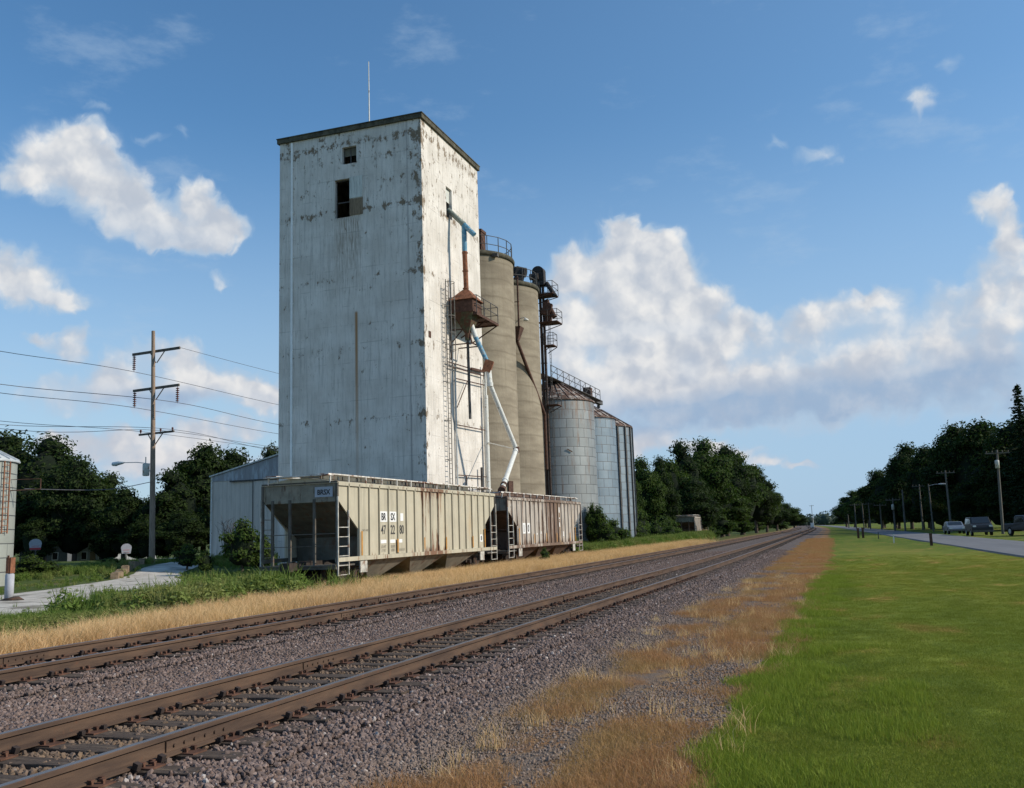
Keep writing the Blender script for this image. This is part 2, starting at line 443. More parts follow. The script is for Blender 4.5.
bprof = [(-13.9, -.04), (-13.2, .03), (-12.7, .05), (-11.3, .05), (-9.8, .045), (-9.1, .0), (-8.4, .02), (-7.7, .05), (-6.2, .05), (-4.75, .05), (-4.3, .02), (-3.6, -.0), (-3.1, -.05)]
def bz(x):
    for (a, za), (b, zb) in zip(bprof, bprof[1:]):
        if a <= x <= b: return za + (zb-za)*(x-a)/(b-a)
    return 0.
bys = stops(-60, 120, lambda t: 2)[:-1] + stops(120, 460, lambda t: 8)[:-1] + stops(460, 3000, lambda t: 60)
sheet('ballast_bed', [p[0] for p in bprof], bys, lambda X_, y, x: bz(x), M_ballast)

# ---- gravel driveway on the left
M_drive = simple('pale_gravel', (.50, .46, .40), .95, var=.22, vs=1.3, stain=(.20, .175, .14), sscale=.8, samt=(.5, .66), sstretch=(1, .5, 1), bump=.5, bscale=30)
cl = [(-21.5, 14), (-22.3, 17), (-23.3, 21), (-25.0, 24.5), (-27.5, 28.5), (-31.0, 34.5), (-36.5, 43), (-41.5, 50.5), (-46.5, 60), (-54, 72), (-66, 82), (-82, 90)]
wd_ = [1.8, 2.4, 3.2, 4.2, 4.2, 3.6, 2.0, 1.7, 1.6, 1.6, 1.6, 1.6]
vs = []; fs = []
def lerp_path(P, W, n=10):
    out = []
    for i in range(len(P)-1):
        for k in range(n):
            t = k/n
            out.append((P[i][0]*(1-t)+P[i+1][0]*t, P[i][1]*(1-t)+P[i+1][1]*t, W[i]*(1-t)+W[i+1]*t))
    return out
rnd = random.Random(5)
LP_ = lerp_path(cl, wd_)
nn = 9
for i, (x, y, w_) in enumerate(LP_):
    a = LP_[max(0, i-1)]; b = LP_[min(len(LP_)-1, i+1)]
    d = Vector((b[0]-a[0], b[1]-a[1])).normalized(); nrm = Vector((-d.y, d.x))
    for k in range(nn):
        t = (k/(nn-1)*2-1) * (w_ + .35*mnoise.noise(Vector((i*.23, k > 4, 0))))
        px, py = x + nrm.x*t, y + nrm.y*t
        vs.append((px, py, ground_z(px, py) + .02 - (.05 if k in (0, nn-1) else 0)))
for i in range(len(LP_)-1):
    for k in range(nn-1):
        a = i*nn+k; fs.append((a, a+1, a+nn+1, a+nn))
me = bpy.data.meshes.new('driveway'); me.from_pydata(vs, [], fs); me.materials.append(M_drive)
o = bpy.data.objects.new('driveway', me); col.objects.link(o); o['kind'] = 'structure'

# ---- back lane behind the yard, left
mb = MB(); mb.add([(-180, 84, -.78), (-58, 76, -.1), (-56, 79.5, -.15), (-180, 90, -.82)], [(0, 1, 2, 3)])
M_lane = simple('old_asphalt', (.075, .075, .08), .9, var=.25, vs=2)
# ---- road on the right
M_road = simple('road_asphalt', (.155, .155, .16), .85, var=.12, vs=.6, stain=(.14, .14, .145), sscale=.4, samt=(.5, .62), sstretch=(1, .12, 1), bump=.2, bscale=40)
def road_near(y): return 8.9 - .042*y + (0 if y < 300 else -.00002*(y-300)**2)
vs = []; fs = []
rys = stops(-80, 200, lambda t: 4)[:-1] + stops(200, 900, lambda t: 20)
for y in rys:
    for k, dx in enumerate((-.15, 0, 1.7, 2.6, 3.5, 5.2, 5.35)):
        z = .075 + (.03 if k == 3 else 0) - (.13 if k in (0, 6) else 0)
        vs.append((road_near(y)+dx, y, z))
for j in range(len(rys)-1):
    for k in range(6):
        a = j*7+k; fs.append((a, a+1, a+8, a+7))
me = bpy.data.meshes.new('road'); me.from_pydata(vs, [], fs); me.materials.append(M_road)
o = bpy.data.objects.new('road', me); col.objects.link(o); o['kind'] = 'structure'

# ================================================================ RAILWAY TRACKS
def rust_rail():
    m, nt = newmat('rail_steel')
    o = nt.obj(); x, y, z = nt.sep(o)
    n = nt.noise(nt.scalev(o, (6, .8, 6)), 1.2, 5, .65)
    c = nt.mix(nt.ss(n, .3, .7), (.060, .038, .028), (.118, .073, .048))
    c = nt.mix(nt.ss(nt.noise(o, 9, 3), .6, .75, 0, .5), c, (.14, .060, .034))
    finish(nt, c, .8, .0, nt.noise(o, 40, 3), .25, .01, .25)
    return m
M_rail = rust_rail()
M_shine = simple('worn_rail_head', (.22, .205, .20), .5, .6, var=.12, vs=3, stretch=(8, .3, 1))
M_tie = simple('creosoted_timber', (.078, .056, .042), .92, var=.35, vs=5, stretch=(.6, 5, 3), stain=(.15, .11, .075), sscale=3, samt=(.52, .7), sstretch=(.5, 4, 1), bump=.6, bscale=16)
M_plate = simple('rusty_plate', (.10, .048, .030), .85, var=.35, vs=9)
M_clip = simple('dark_rail_clip', (.040, .028, .024), .8, var=.3, vs=9)
RH = .165                       # rail height
def rail_mesh(name, c, half, y0, y1, head_z, parent, m_side, m_top):
    """T rail swept along the line; the running surface is its own material"""
    prof = [(-.070, 0), (-.070, .012), (-.012, .030), (-.009, .115), (-.036, .128), (-.036, .158), (-.030, RH), (.030, RH), (.036, .158), (.036, .128), (.009, .115), (.012, .030), (.070, .012), (.070, 0)]
    ys = stops(y0, 60, lambda t: 3)[:-1] + stops(60, 460, lambda t: 8)[:-1] + stops(460, y1, lambda t: 60) if y1 > 460 else stops(y0, y1, lambda t: 3)
    vs = []; fs = []; mi = []
    P = len(prof)
    for y in ys:
        for px, pz in prof: vs.append((c + half + off(y) + px, y, head_z - RH + pz))
    for j in range(len(ys)-1):
        for k in range(P-1):
            a = j*P+k; fs.append((a, a+P, a+P+1, a+1)); mi.append(1 if 6 <= k < 7 or k in (5, 7) and False else (1 if k == 6 else 0))
    me = bpy.data.meshes.new(name); me.from_pydata(vs, [], fs)
    me.materials.append(m_side); me.materials.append(m_top)
    me.polygons.foreach_set('material_index', mi); me.update()
    o = bpy.data.objects.new(name, me); col.objects.link(o); o.parent = parent
    return o
rnd = random.Random(11)
def tie_variants():
    out = []
    for k in range(6):
        mb = MB(); n = 9; L = 2.6
        vs = []; fs = []
        for i in range(n+1):
            x = -L/2 + L*i/n
            for (yy, zz) in ((-.115, -.16), (-.115, -.008), (-.105, 0), (.105, 0), (.115, -.008), (.115, -.16)):
                vs.append((x, yy + rnd.uniform(-.006, .006), zz + (rnd.uniform(-.006, .004) if zz > -.1 else 0)))
        for i in range(n):
            for q in range(5): a = i*6+q; fs.append((a, a+6, a+7, a+1))
        fs.append(tuple(range(6))); fs.append(tuple(range(n*6+5, n*6-1, -1)))
        mb.add(vs, fs); out.append(mb.mesh('tie', M_tie))
    return out
TIES = tie_variants()
def fit_mesh():
    """tie plate with spikes under one rail"""
    mb = MB(); mb.box(-.19, .19, -.09, .09, .0, .014)
    for sx_, sy_ in ((-.095, -.05), (-.095, .055), (.095, -.055), (.095, .05), (.15, .0)):
        mb.cbox((sx_, sy_, .025), (.022, .02, .03)); mb.cbox((sx_-.008*(1 if sx_ > 0 else -1), sy_, .042), (.04, .032, .012))
    return mb.mesh('tie_plate', M_plate)
PLATE = fit_mesh()
def anchor_mesh(s):
    mb = MB(); mb.cbox((0, s*.135, -.004), (.19, .026, .045)); mb.cbox((.105, s*.137, .030), (.05, .05, .05), (0, .3, 0)); mb.cbox((-.1, s*.137, .018), (.04, .045, .035))
    return mb.mesh('rail_anchor', M_clip)
ANCH = {1: anchor_mesh(1), -1: anchor_mesh(-1)}
def child(name, me, parent, loc, rz=0, pm=None):
    o = bpy.data.objects.new(name, me); col.objects.link(o); o.parent = parent
    o.location = loc; o.rotation_euler = (0, 0, rz); return o
def track(name, label, c, head_z, y0, y1, nfirst, anchors, detail_to, m_top, group=None, gauge=.752, stuff_to=420):
    t = empty('railway_track', (0, 0, 0), 0, label, 'railway track', group)
    for s in (-1, 1):
        r = rail_mesh('rail', c, s*gauge, y0, y1, head_z, t, M_rail, m_top)
        for jy in ([7.1, 18.9, 31.] if s > 0 else [11.6, 23.5, 36.]) if anchors else []:
            x = c + s*gauge + off(jy)
            jb = MB()
            jb.box(x+.010, x+.026, jy-.42, jy+.42, head_z-RH+.028, head_z-RH+.112)
            jb.box(x-.026, x-.010, jy-.42, jy+.42, head_z-RH+.028, head_z-RH+.112)
            for q in (-.33, -.2, -.07, .07, .2, .33): jb.tube((x-.04, jy+q, head_z-RH+.07), (x+.04, jy+q, head_z-RH+.07), .014, n=6)
            jb.build('joint_bar', M_rail, r)
    zt = head_z - RH - .014
    y = nfirst; k = 0
    rest = MB()
    while y < stuff_to:
        x = c + off(y); jit = rnd.uniform(-.06, .06)
        if k < 100:
            tie = child('tie', TIES[k % 6], t, (x + jit, y + rnd.uniform(-.02, .02), zt), rnd.uniform(-.012, .012) + (pi if rnd.random() < .5 else 0))
            flip = abs(tie.rotation_euler.z) > 1
            if k < detail_to:
                for s in (-1, 1):
                    lx = (s*gauge - jit)*(-1 if flip else 1)
                    child('tie_plate', PLATE, tie, (lx, 0, 0))
                    if anchors and k % 2 == 0:
                        for q in (-1, 1): child('rail_anchor', ANCH[q], tie, (lx, 0, .01))
        else:
            step = 1
            rest.cbox((x + jit, y, zt - .05), (2.6, .23, .1))
            for s in (-1, 1): rest.cbox((x + s*gauge, y, zt + .007), (.36, .17, .014))
        y += .52 + rnd.uniform(-.02, .02); k += 1
    if rest.v:
        o = rest.build('distant_ties', M_tie, t, fix=False); o['kind'] = 'stuff'
    return t
track('t', 'nearer of the two main line tracks with shiny rails, beside the sloping ballast shoulder', NEAR_C, .27, -40, 1500, 2.2, True, 62, M_shine, 'main line tracks')
track('t', 'farther main line track with rusty rails, along the strip of dry golden grass', FAR_C, .27, -40, 1500, 4.4, True, 50, M_shine, 'main line tracks')
track('t', 'weed grown siding track under the grey hopper cars', SID_C, .0, 27, 96, 27.5, False, 0, M_rail, None, stuff_to=78)

# ================================================================ ELEVATOR HEADHOUSE (white tower)
def tower_paint():
    m, nt = newmat('peeling_white_paint')
    o = nt.obj(); x, y, z = nt.sep(o)
    base = nt.mix(nt.ss(nt.noise(o, .5, 4), .3, .7), (.60, .555, .50), (.76, .715, .66))
    # vertical weather streaks
    st = nt.noise(nt.scalev(o, (5.5, 5.5, .28)), 1., 5, .7)
    base = nt.mix(nt.ss(st, .47, .70, 0, .62), base, (.40, .38, .35))
    fine = nt.noise(nt.scalev(o, (14, 14, .9)), 1., 4, .7)
    base = nt.mix(nt.ss(fine, .53, .72, 0, .7), base, (.36, .33, .29))
    # lifted flakes showing brown concrete, mainly near lifts of the formwork and the corners
    fl = nt.noise(nt.scalev(o, (2.2, 2.2, 1.3)), .9, 8, .76)
    zz = nt.math('FRACT', nt.math('DIVIDE', z, 4.55))
    band = nt.ss(nt.math('ABSOLUTE', nt.math('SUBTRACT', zz, .5)), .40, .5, 0, .075)
    edge = nt.math('MULTIPLY', nt.ss(x, -1.2, -.0), .085)
    edge2 = nt.math('MULTIPLY', nt.ss(y, .8, .0), .09)
    topb = nt.ss(z, 17, 28, 0, .058)
    flk = nt.math('ADD', nt.math('ADD', fl, band), nt.math('ADD', nt.math('MINIMUM', edge, edge2), topb))
    big = nt.ss(flk, .610, .67)
    small = nt.ss(nt.noise(nt.scalev(o, (4, 4, 1.4)), 2.0, 7, .78), .595, .66)
    base = nt.mix(nt.math('MAXIMUM', big, nt.math('MULTIPLY', small, .8)), base, nt.mix(nt.noise(o, 3, 3), (.16, .115, .075), (.30, .24, .18)))
    under = nt.math('MULTIPLY', nt.math('MULTIPLY', nt.ss(nt.math('ABSOLUTE', nt.math('ADD', x, 5.3)), .7, 1.2, 1, 0), nt.ss(z, 15., 22.3, 0, 1)), nt.math('MULTIPLY', nt.ss(z, 22.35, 22.45, 1, 0), nt.ss(fine, .40, .60, .1, .75)))
    base = nt.mix(under, base, (.27, .21, .15))
    # pour lines
    pl = nt.math('FRACT', nt.math('DIVIDE', nt.math('ADD', z, nt.math('MULTIPLY', nt.noise(o, .3, 2), .12)), 1.22))
    line = nt.math('MULTIPLY', nt.ss(nt.math('ABSOLUTE', nt.math('SUBTRACT', pl, .5)), .0, .03, 1, 0), nt.ss(nt.noise(o, .7, 3), .45, .62, 0, .5))
    base = nt.mix(line, base, (.30, .28, .25))
    # one long rust run on the track-end face, and a vertical joint near the corner
    rx = nt.math('ABSOLUTE', nt.math('ADD', x, 4.72))
    run = nt.math('MULTIPLY', nt.math('MULTIPLY', nt.ss(rx, .02, .17, 1, 0), nt.ss(z, 15.9, 16.1, 1, 0)), nt.ss(y, .02, .05, 1, 0))
    run = nt.math('MULTIPLY', run, nt.ss(z, 4., 15, .15, .95))
    base = nt.mix(run, base, (.36, .19, .08))
    jx = nt.math('ABSOLUTE', nt.math('ADD', x, 1.0))
    base = nt.mix(nt.math('MULTIPLY', nt.ss(jx, .0, .10, 1, 0), nt.ss(st, .3, .6, .25, .75)), base, (.30, .28, .27))
    h = nt.math('ADD', nt.math('MULTIPLY', fine, .4), nt.math('SUBTRACT', nt.math('MULTIPLY', nt.noise(o, 7, 4), .5), nt.math('MULTIPLY', nt.math('MAXIMUM', line, big), .6)))
    finish(nt, base, .9, 0, h, .55, .06, .15)
    return m
M_tower = tower_paint()
M_dark = simple('dark_interior', (.012, .012, .012), .95)
M_cap = simple('mossy_roof_edge', (.085, .078, .055), .9, var=.4, vs=3, stain=(.035, .035, .03), sscale=2)
M_galv = simple('galvanised_pipe', (.50, .51, .50), .5, .35, var=.15, vs=4, stain=(.25, .2, .15), sscale=3, samt=(.55, .7))
M_white = simple('white_pipe_paint', (.66, .66, .62), .6, .0, var=.1, vs=4, stain=(.38, .33, .25), sscale=4, samt=(.56, .66))
M_blue = simple('blue_spout_paint', (.10, .27, .40), .6, .0, var=.2, vs=5, stain=(.32, .36, .36), sscale=5, samt=(.5, .6))
M_rust = simple('rusty_steel', (.23, .095, .05), .85, .0, var=.35, vs=5, stain=(.09, .045, .03), sscale=3)
M_rustd = simple('dark_rusty_steel', (.085, .045, .032), .85, .0, var=.35, vs=5, stain=(.16, .07, .04), sscale=4)
M_green = simple('green_tank_paint', (.075, .085, .045), .8, .0, var=.4, vs=4, stain=(.10, .05, .03), sscale=2.5, samt=(.45, .55))
M_iron = simple('weathered_iron', (.10, .095, .09), .7, .3, var=.3, vs=6)
M_ladder = simple('grey_brown_ladder_steel', (.20, .185, .165), .7, .3, var=.3, vs=5)
M_board = simple('pale_board', (.55, .56, .52), .9, var=.2, vs=3, stretch=(4, 4, .5))
M_wood = simple('brown_board', (.20, .15, .10), .9, var=.3, vs=3, stretch=(4, 4, .5))

def wall_holes(mb, axis, pos, a0, a1, z0, z1, holes, depth):
    """flat wall split around rectangular openings; reveals go inward by depth"""
    us = sorted({a0, a1, *[h[0] for h in holes], *[h[1] for h in holes]})
    zs = sorted({z0, z1, *[h[2] for h in holes], *[h[3] for h in holes]})
    def P(u_, z_, d=0.):
        return (u_, pos + d, z_) if axis == 'y' else (pos + d, u_, z_)
    for i in range(len(us)-1):
        for j in range(len(zs)-1):
            cu, cz = (us[i]+us[i+1])/2, (zs[j]+zs[j+1])/2
            if any(h[0] < cu < h[1] and h[2] < cz < h[3] for h in holes): continue
            mb.add([P(us[i], zs[j]), P(us[i+1], zs[j]), P(us[i+1], zs[j+1]), P(us[i], zs[j+1])], [(0, 1, 2, 3)])
    for h in holes:
        c = [(h[0], h[2]), (h[1], h[2]), (h[1], h[3]), (h[0], h[3])]
        for k in range(4):
            p, q = c[k], c[(k+1) % 4]
            mb.add([P(*p), P(*q), P(*q, depth), P(*p, depth)], [(0, 1, 2, 3)])

TX, TY = -24., 52.6
tower = empty('grain_elevator', (TX, TY, 0), 0, 'tall white concrete grain elevator tower with peeling paint behind the hopper cars', 'grain elevator')
W, D, H = 10.4, 9.8, 28.15
mb = MB()
wall_holes(mb, 'y', 0., -W, 0., -.3, H, [(-5.67, -4.62, 25.95, 27.12), (-6.22, -5.12, 22.35, 24.95)], .35)
wall_holes(mb, 'x', 0., 0., D, -.3, H, [(3.85, 4.85, 22.8, 24.95)], -.35)
mb.add([(-W, 0, -.3), (-W, D, -.3), (-W, D, H), (-W, 0, H)], [(0, 1, 2, 3)])
mb.add([(-W, D, -.3), (0, D, -.3), (0, D, H), (-W, D, H)], [(0, 1, 2, 3)])
mb.add([(-W, 0, H-.02), (0, 0, H-.02), (0, D, H-.02), (-W, D, H-.02)], [(0, 1, 2, 3)])
mb.build('tower_wall', M_tower, tower, fix=False)
mb = MB(); mb.box(-W-.14, .14, -.14, D+.14, H, H+.30)
mb.box(-W-.18, .18, -.18, D+.18, H+.30, H+.36); mb.build('roof_slab', M_cap, tower)
def win(parent, x0, x1, z0, z1, y=.22, face='y'):
    f = MB()
    def B(a0, a1, c0, c1, d0, d1):
        if face == 'y': f.box(a0, a1, d0, d1, c0, c1)
        else: f.box(-d1, -d0, a0, a1, c0, c1)
    B(x0, x0+.06, z0, z1, y, y+.06); B(x1-.06, x1, z0, z1, y, y+.06)
    B(x0, x1, z1-.06, z1, y-.003, y+.06); B(x0, x1, z0, z0+.06, y-.003, y+.06)
    return f
f = win(tower, -5.67, -4.62, 25.95, 27.12)
f.box(-5.17, -5.12, .215, .28, 25.95, 27.12)
w1 = f.build('window', M_iron, tower)
g = MB(); g.box(-5.66, -4.63, .24, .26, 26.55, 27.1); g.build('boarding', simple('stained_board', (.13, .12, .09), .9), w1)
f = win(tower, -6.22, -5.12, 22.35, 24.95); f.box(-6.22, -5.12, .214, .28, 23.4, 23.47); w2 = f.build('window', M_iron, tower)
g = MB(); g.box(-5.12, -4.18, -.045, -.004, 23.55, 25.0); g.build('sliding_shutter', M_board, w2)
g = MB(); g.box(-5.12, -4.18, -.045, -.004, 22.4, 23.50); g.build('broken_shutter', M_wood, w2)
f = win(tower, 3.85, 4.85, 22.8, 24.95, face='x'); w3 = f.build('window', M_iron, tower)
g = MB(); g.box(-.2, -.17, 3.9, 4.8, 24.0, 24.9); g.build('boarding', M_board, w3)
# conduit, roof vent stubs
mb = MB(); mb.box(-9.47, -9.35, -.12, -.02, 0., H-.1)
for k in range(9): mb.box(-9.50, -9.32, -.09, -.002, 1.5+k*3.1, 1.56+k*3.1)
mb.build('downpipe', simple('bright_white_pipe', (.86, .86, .84), .6, var=.05, vs=4), tower)
mb = MB(); mb.tube((-5.45, 3.4, H+.36), (-5.45, 3.4, H+6.6), .055, .03, 8); mb.tube((-5.45, 3.4, H+.36), (-5.45, 3.4, H+.6), .12, n=8)
mb.build('antenna_mast', M_white, tower)
mb = MB(); mb.tube((-.6, 6.4, H+.3), (-.6, 6.4, H+.62), .12, n=10); mb.tube((-.5, 4.7, H+.3), (-.5, 4.7, H+.5), .1, n=10); mb.build('roof_vent', M_rustd, tower)
mb = MB()
mb.cbox((.02, .75, 14.2), (.03, .34, .40)); mb.build('patch_plate', M_rustd, tower)

# caged ladder on the lit side face
L = Vector((.0, 3.0, 0))
lad = MB()
for s in (-.22, .22): lad.bar((.28, 3.0+s, .3), (.28, 3.0+s, 18.2), .045)
z = .5
while z < 18: lad.bar((.28, 2.78, z), (.28, 3.22, z), .03); z += .32
for z in (1.5, 4., 6.5, 9., 11.5, 14., 16.5):
    for s in (-.22, .22): lad.bar((0, 3.0+s, z), (.28, 3.0+s, z), .04)
ladder = lad.build('ladder', M_ladder, tower)
cg = MB()
def hoop(mb, cx, cy, z, r, r_=.022, a0=-100, a1=100, n=12):
    pts = [(cx + r*cos(radians(a0+(a1-a0)*i/n)), cy + r*sin(radians(a0+(a1-a0)*i/n)), z) for i in range(n+1)]
    mb.curve(pts, r_, 5)
for k in range(6): hoop(cg, .42, 3.0, 18.0-1.12*k, .37)
for a in (-100, -50, 0, 50, 100): cg.bar((.42+.37*cos(radians(a)), 3.0+.37*sin(radians(a)), 12.2), (.42+.37*cos(radians(a)), 3.0+.37*sin(radians(a)), 18.0), .035)
cg.build('ladder_cage', M_ladder, ladder)

# loading spout system on the lit face (local = world - (TX,TY))
def Lp(x, y, z): return (x-TX, y-TY, z)
mb = MB(); mb.tube(Lp(-24.1, 57.0, 23.45), Lp(-22.98, 57.0, 22.25), .17, n=14); mb.tube(Lp(-23.1, 57.0, 22.38), Lp(-22.98, 57, 22.25), .20, n=14)
mb.build('chute', simple('green_grey_paint', (.20, .23, .20), .7, var=.3, vs=4), tower)
mb = MB(); mb.tube(Lp(-22.98, 57.0, 22.25), Lp(-22.25, 57.0, 21.45), .17, n=14); mb.tube(Lp(-22.98, 57.0, 22.2), Lp(-22.98, 57.0, 20.4), .17, n=14)
mb.build('spout_tee', M_blue, tower)
mb = MB(); mb.tube(Lp(-22.98, 57.0, 20.4), Lp(-22.95, 57.05, 17.6), .165, n=14)
for z in (20.35, 19.1, 17.9): mb.tube(Lp(-22.97, 57.02, z), Lp(-22.97, 57.02, z-.08), .20, n=14)
mb.build('feed_pipe', M_rust, tower)
# garner bin
bx0, bx1, by0, by1 = -23.75, -22.25, 56.35, 57.95
mb = MB()
mb.frustum((bx0-.15-TX, bx1+.15-TX, by0-.15-TY, by1+.15-TY, 16.98), (-23.15-TX, -22.75-TX, 56.85-TY, 57.25-TY, 17.75))
garner = mb.build('garner_roof', M_rust, tower)
mb = MB(); mb.box(bx0-TX, bx1-TX, by0-TY, by1-TY, 16.2, 16.975)
mb.box(bx0-.03-TX, bx1+.03-TX, by0-.03-TY, by1+.03-TY, 16.15, 16.22)
mb.build('garner_bin', M_rustd, tower)
mb = MB(); mb.frustum((-23.15-TX, -22.8-TX, 56.95-TY, 57.3-TY, 14.9), (bx0+.02-TX, bx1-.02-TX, by0+.02-TY, by1-.02-TY, 16.145))
mb.tube(Lp(-22.97, 57.12, 15.0), Lp(-22.97, 57.12, 14.4), .17, n=12)
mb.build('garner_cone', M_green, tower)
# platform with railing
mb = MB()
mb.box(.02, 1.95, 3.95, 8.0, 16.02, 16.10)
for y in (3.95, 5.3, 6.6, 7.95): mb.bar((.0, y, 15.98), (1.95, y, 15.98), .08, .1)
mb.bar((1.93, 3.95, 15.98), (1.93, 8.0, 15.98), .07, .12)
for y in (5.9, 7.9): mb.bar((0, y, 14.9), (1.9, y, 15.95), .07)
plat = mb.build('platform', M_rustd, tower)
mb = MB()
for p in ((1.93, 3.98), (1.93, 5.3), (1.93, 6.6), (1.93, 7.97), (.95, 7.97), (.05, 7.97), (.95, 3.98), (.05, 3.98)):
    mb.bar((p[0], p[1], 16.1), (p[0], p[1], 17.25), .045)
for z in (16.68, 17.25):
    mb.bar((1.93, 3.98, z), (1.93, 7.97, z), .04); mb.bar((.05, 7.97, z), (1.93, 7.97, z), .04); mb.bar((.05, 3.98, z), (1.93, 3.98, z), .04)
mb.build('railing', M_iron, plat)
# lower bracket frame and cable drop
mb = MB()
for a, b in (((.02, 4.1, 14.1), (1.5, 4.1, 14.1)), ((1.5, 4.1, 14.1), (1.5, 5.4, 14.1)), ((1.5, 5.4, 14.1), (.02, 5.4, 14.1)), ((.02, 4.1, 15.1), (1.0, 4.3, 15.1)), ((.02, 4.1, 14.2), (1.0, 4.4, 15.4)), ((.02, 4.05, 15.95), (.02, 4.05, 13.1)), ((1.5, 4.1, 14.1), (1.1, 4.4, 15.4))): mb.bar(a, b, .07)
mb.build('bracket', M_rustd, tower)
mb = MB(); mb.tube(Lp(-22.97, 57.12, 14.4), Lp(-22.95, 57.15, 9.2), .095, n=10); mb.build('dust_pipe', M_iron, tower)
# long loading spout
mb = MB(); mb.tube(Lp(-22.75, 57.25, 15.45), Lp(-22.45, 57.25, 14.55), .17, n=14)
mb.build('spout_neck', M_white, tower)
mb = MB(); mb.tube(Lp(-22.47, 57.25, 14.6), Lp(-21.72, 57.2, 12.95), .155, n=14); mb.build('spout_section', M_blue, tower)
mb = MB(); mb.cbox(Lp(-21.62, 57.18, 12.55), (.55, .55, .75), (0, .35, .3)); mb.build('flow_box', M_rust, tower)
E1 = Vector(Lp(-21.50, 57.1, 11.35)); E2 = Vector(Lp(-20.65, 59.4, 7.25)); E3 = Vector(Lp(-19.65, 53.75, 4.42))
mb = MB(); mb.tube(Lp(-21.60, 57.17, 12.3), E1 + Vector((0, 0, -.05)), .19, n=14); mb.tube(E1, E2, .155, n=14)
mb.tube(E1 + Vector((0, 0, .1)), E1 - Vector((0, 0, .15)), .215, n=14)
sp = mb.build('spout_section', M_white, tower)
mb = MB(); mb.tube(E2 + Vector((0, 0, .16)), E2 - Vector((0, 0, .22)), .21, n=14); mb.build('collar', M_rustd, sp)
mb = MB(); mb.tube(E2, E3, .15, n=14)
d = (E3-E2).normalized(); mb.tube(E2 + d*5.0, E2 + d*5.25, .19, n=14); mb.tube(E2 + d*.4, E2 + d*.55, .19, n=14)
sp2 = mb.build('spout_section', M_white, tower)
mb = MB(); mb.tube(E3 - d*.1, E3 + d*.25, .21, .24, 14); mb.tube(E3 - d*.7, E3 - d*.5, .2, .2, 14); mb.build('spout_mouth', M_rustd, sp2)
# tall mast at the far corner, ties and pipework
mb = MB(); mb.tube((.32, 9.4, 0), (.32, 9.4, 11.4), .16, n=14); mb.tube((.32, 9.4, 11.4), (.32, 9.4, 13.6), .09, n=10); mb.build('spout_mast', M_white, tower)
mb = MB(); mb.bar((.05, 9.72, .2), (.05, 9.72, 12.6), .09); mb.bar((.32, 9.4, 8.1), E2, .05); mb.build('tie_rod', M_white, tower)
mb = MB(); mb.tube((.12, 4.4, .2), (.12, 4.4, 12.9), .07, n=8); mb.build('conduit', M_galv, tower)
for z, y0 in ((12.8, 3.0), (12.55, 3.3), (11.9, 4.4), (8.85, 4.4), (5.6, 4.4)):
    mb = MB(); mb.bar((.22, y0, z), (.22, 9.5, z + (.25 if z > 11 else .1)), .06)
    if z == 12.8: mb.bar((.22, 7.0, 12.95), (.22, 9.4, 13.1), .16)
    if z == 11.9: mb.bar((.22, 4.4, 10.0), (.22, 6.3, 12.0), .045)
    if z == 5.6: mb.bar((.22, 5.7, 5.6), (.22, 5.2, 3.2), .06)
    mb.build('wall_bracket', M_rustd, tower)
mb = MB(); mb.tube((.3, 8.3, .2), (.3, 8.3, 6.3), .10, n=10); mb.build('vent_pipe', M_iron, tower)

# ================================================================ CONCRETE SILOS
def silo_concrete():
    m, nt = newmat('tan_silo_concrete')
    o = nt.obj(); x, y, z = nt.sep(o)
    c = nt.mix(nt.ss(nt.noise(nt.scalev(o, (.5, .5, 1.6)), .8, 4), .3, .7), (.225, .190, .142), (.33, .285, .215))
    c = nt.mix(nt.ss(nt.noise(nt.scalev(o, (2.2, 2.2, .08)), 1., 5, .65), .48, .72, 0, .55), c, (.20, .165, .12))
    c = nt.mix(nt.ss(nt.noise(nt.scalev(o, (3., 3., .15)), 1.4, 4, .65), .62, .78, 0, .5), c, (.42, .37, .28))
    pl = nt.math('FRACT', nt.math('DIVIDE', nt.math('ADD', z, nt.math('MULTIPLY', nt.noise(o, .35, 2), .7)), 1.35))
    band = nt.ss(nt.math('ABSOLUTE', nt.math('SUBTRACT', pl, .5)), .0, .10, 1, 0)
    c = nt.mix(nt.math('MULTIPLY', band, .42), c, (.17, .14, .10))
    c = nt.mix(nt.ss(z, 19.5, 22.4, 0, .3), c, (.16, .135, .10))
    finish(nt, c, .92, 0, nt.math('ADD', nt.noise(o, 5, 5), nt.math('MULTIPLY', band, .5)), .35, .05, .15)
    return m
M_silo = silo_concrete()
def silo(x, y, label, r=3.5, h=22.6):
    t = empty('concrete_silo', (x, y, 0), 0, label, 'silo', 'concrete silos beside the tower')
    MB().lathe([(r, -.3), (r, h)], 96).build('silo_wall', M_silo, t)
    MB().lathe([(r+.02, h-.25), (r+.12, h-.22), (r+.14, h), (r+.08, h+.12), (.01, h+.3)], 96).build('silo_cap', M_cap, t)
    return t
s1 = silo(-26.75, 67., 'tan concrete silo directly behind the white tower, nearer of the two')
s2 = silo(-27.65, 76., 'tan concrete silo with dark machinery and stair platforms on its top and right edge')
def ring_rail(mb, r, z, a0, a1, n, posts=True, h=1.1):
    pts = [Vector((r*cos(radians(a0+(a1-a0)*i/n)), r*sin(radians(a0+(a1-a0)*i/n)), z)) for i in range(n+1)]
    for zz in (.55, h): mb.curve([p + Vector((0, 0, zz)) for p in pts], .03, 5)
    for p in pts: mb.bar(p, p + Vector((0, 0, h)), .05)
mb = MB(); ring_rail(mb, 3.45, 22.7, -95, 60, 9, h=1.2); mb.build('railing', M_iron, s1)
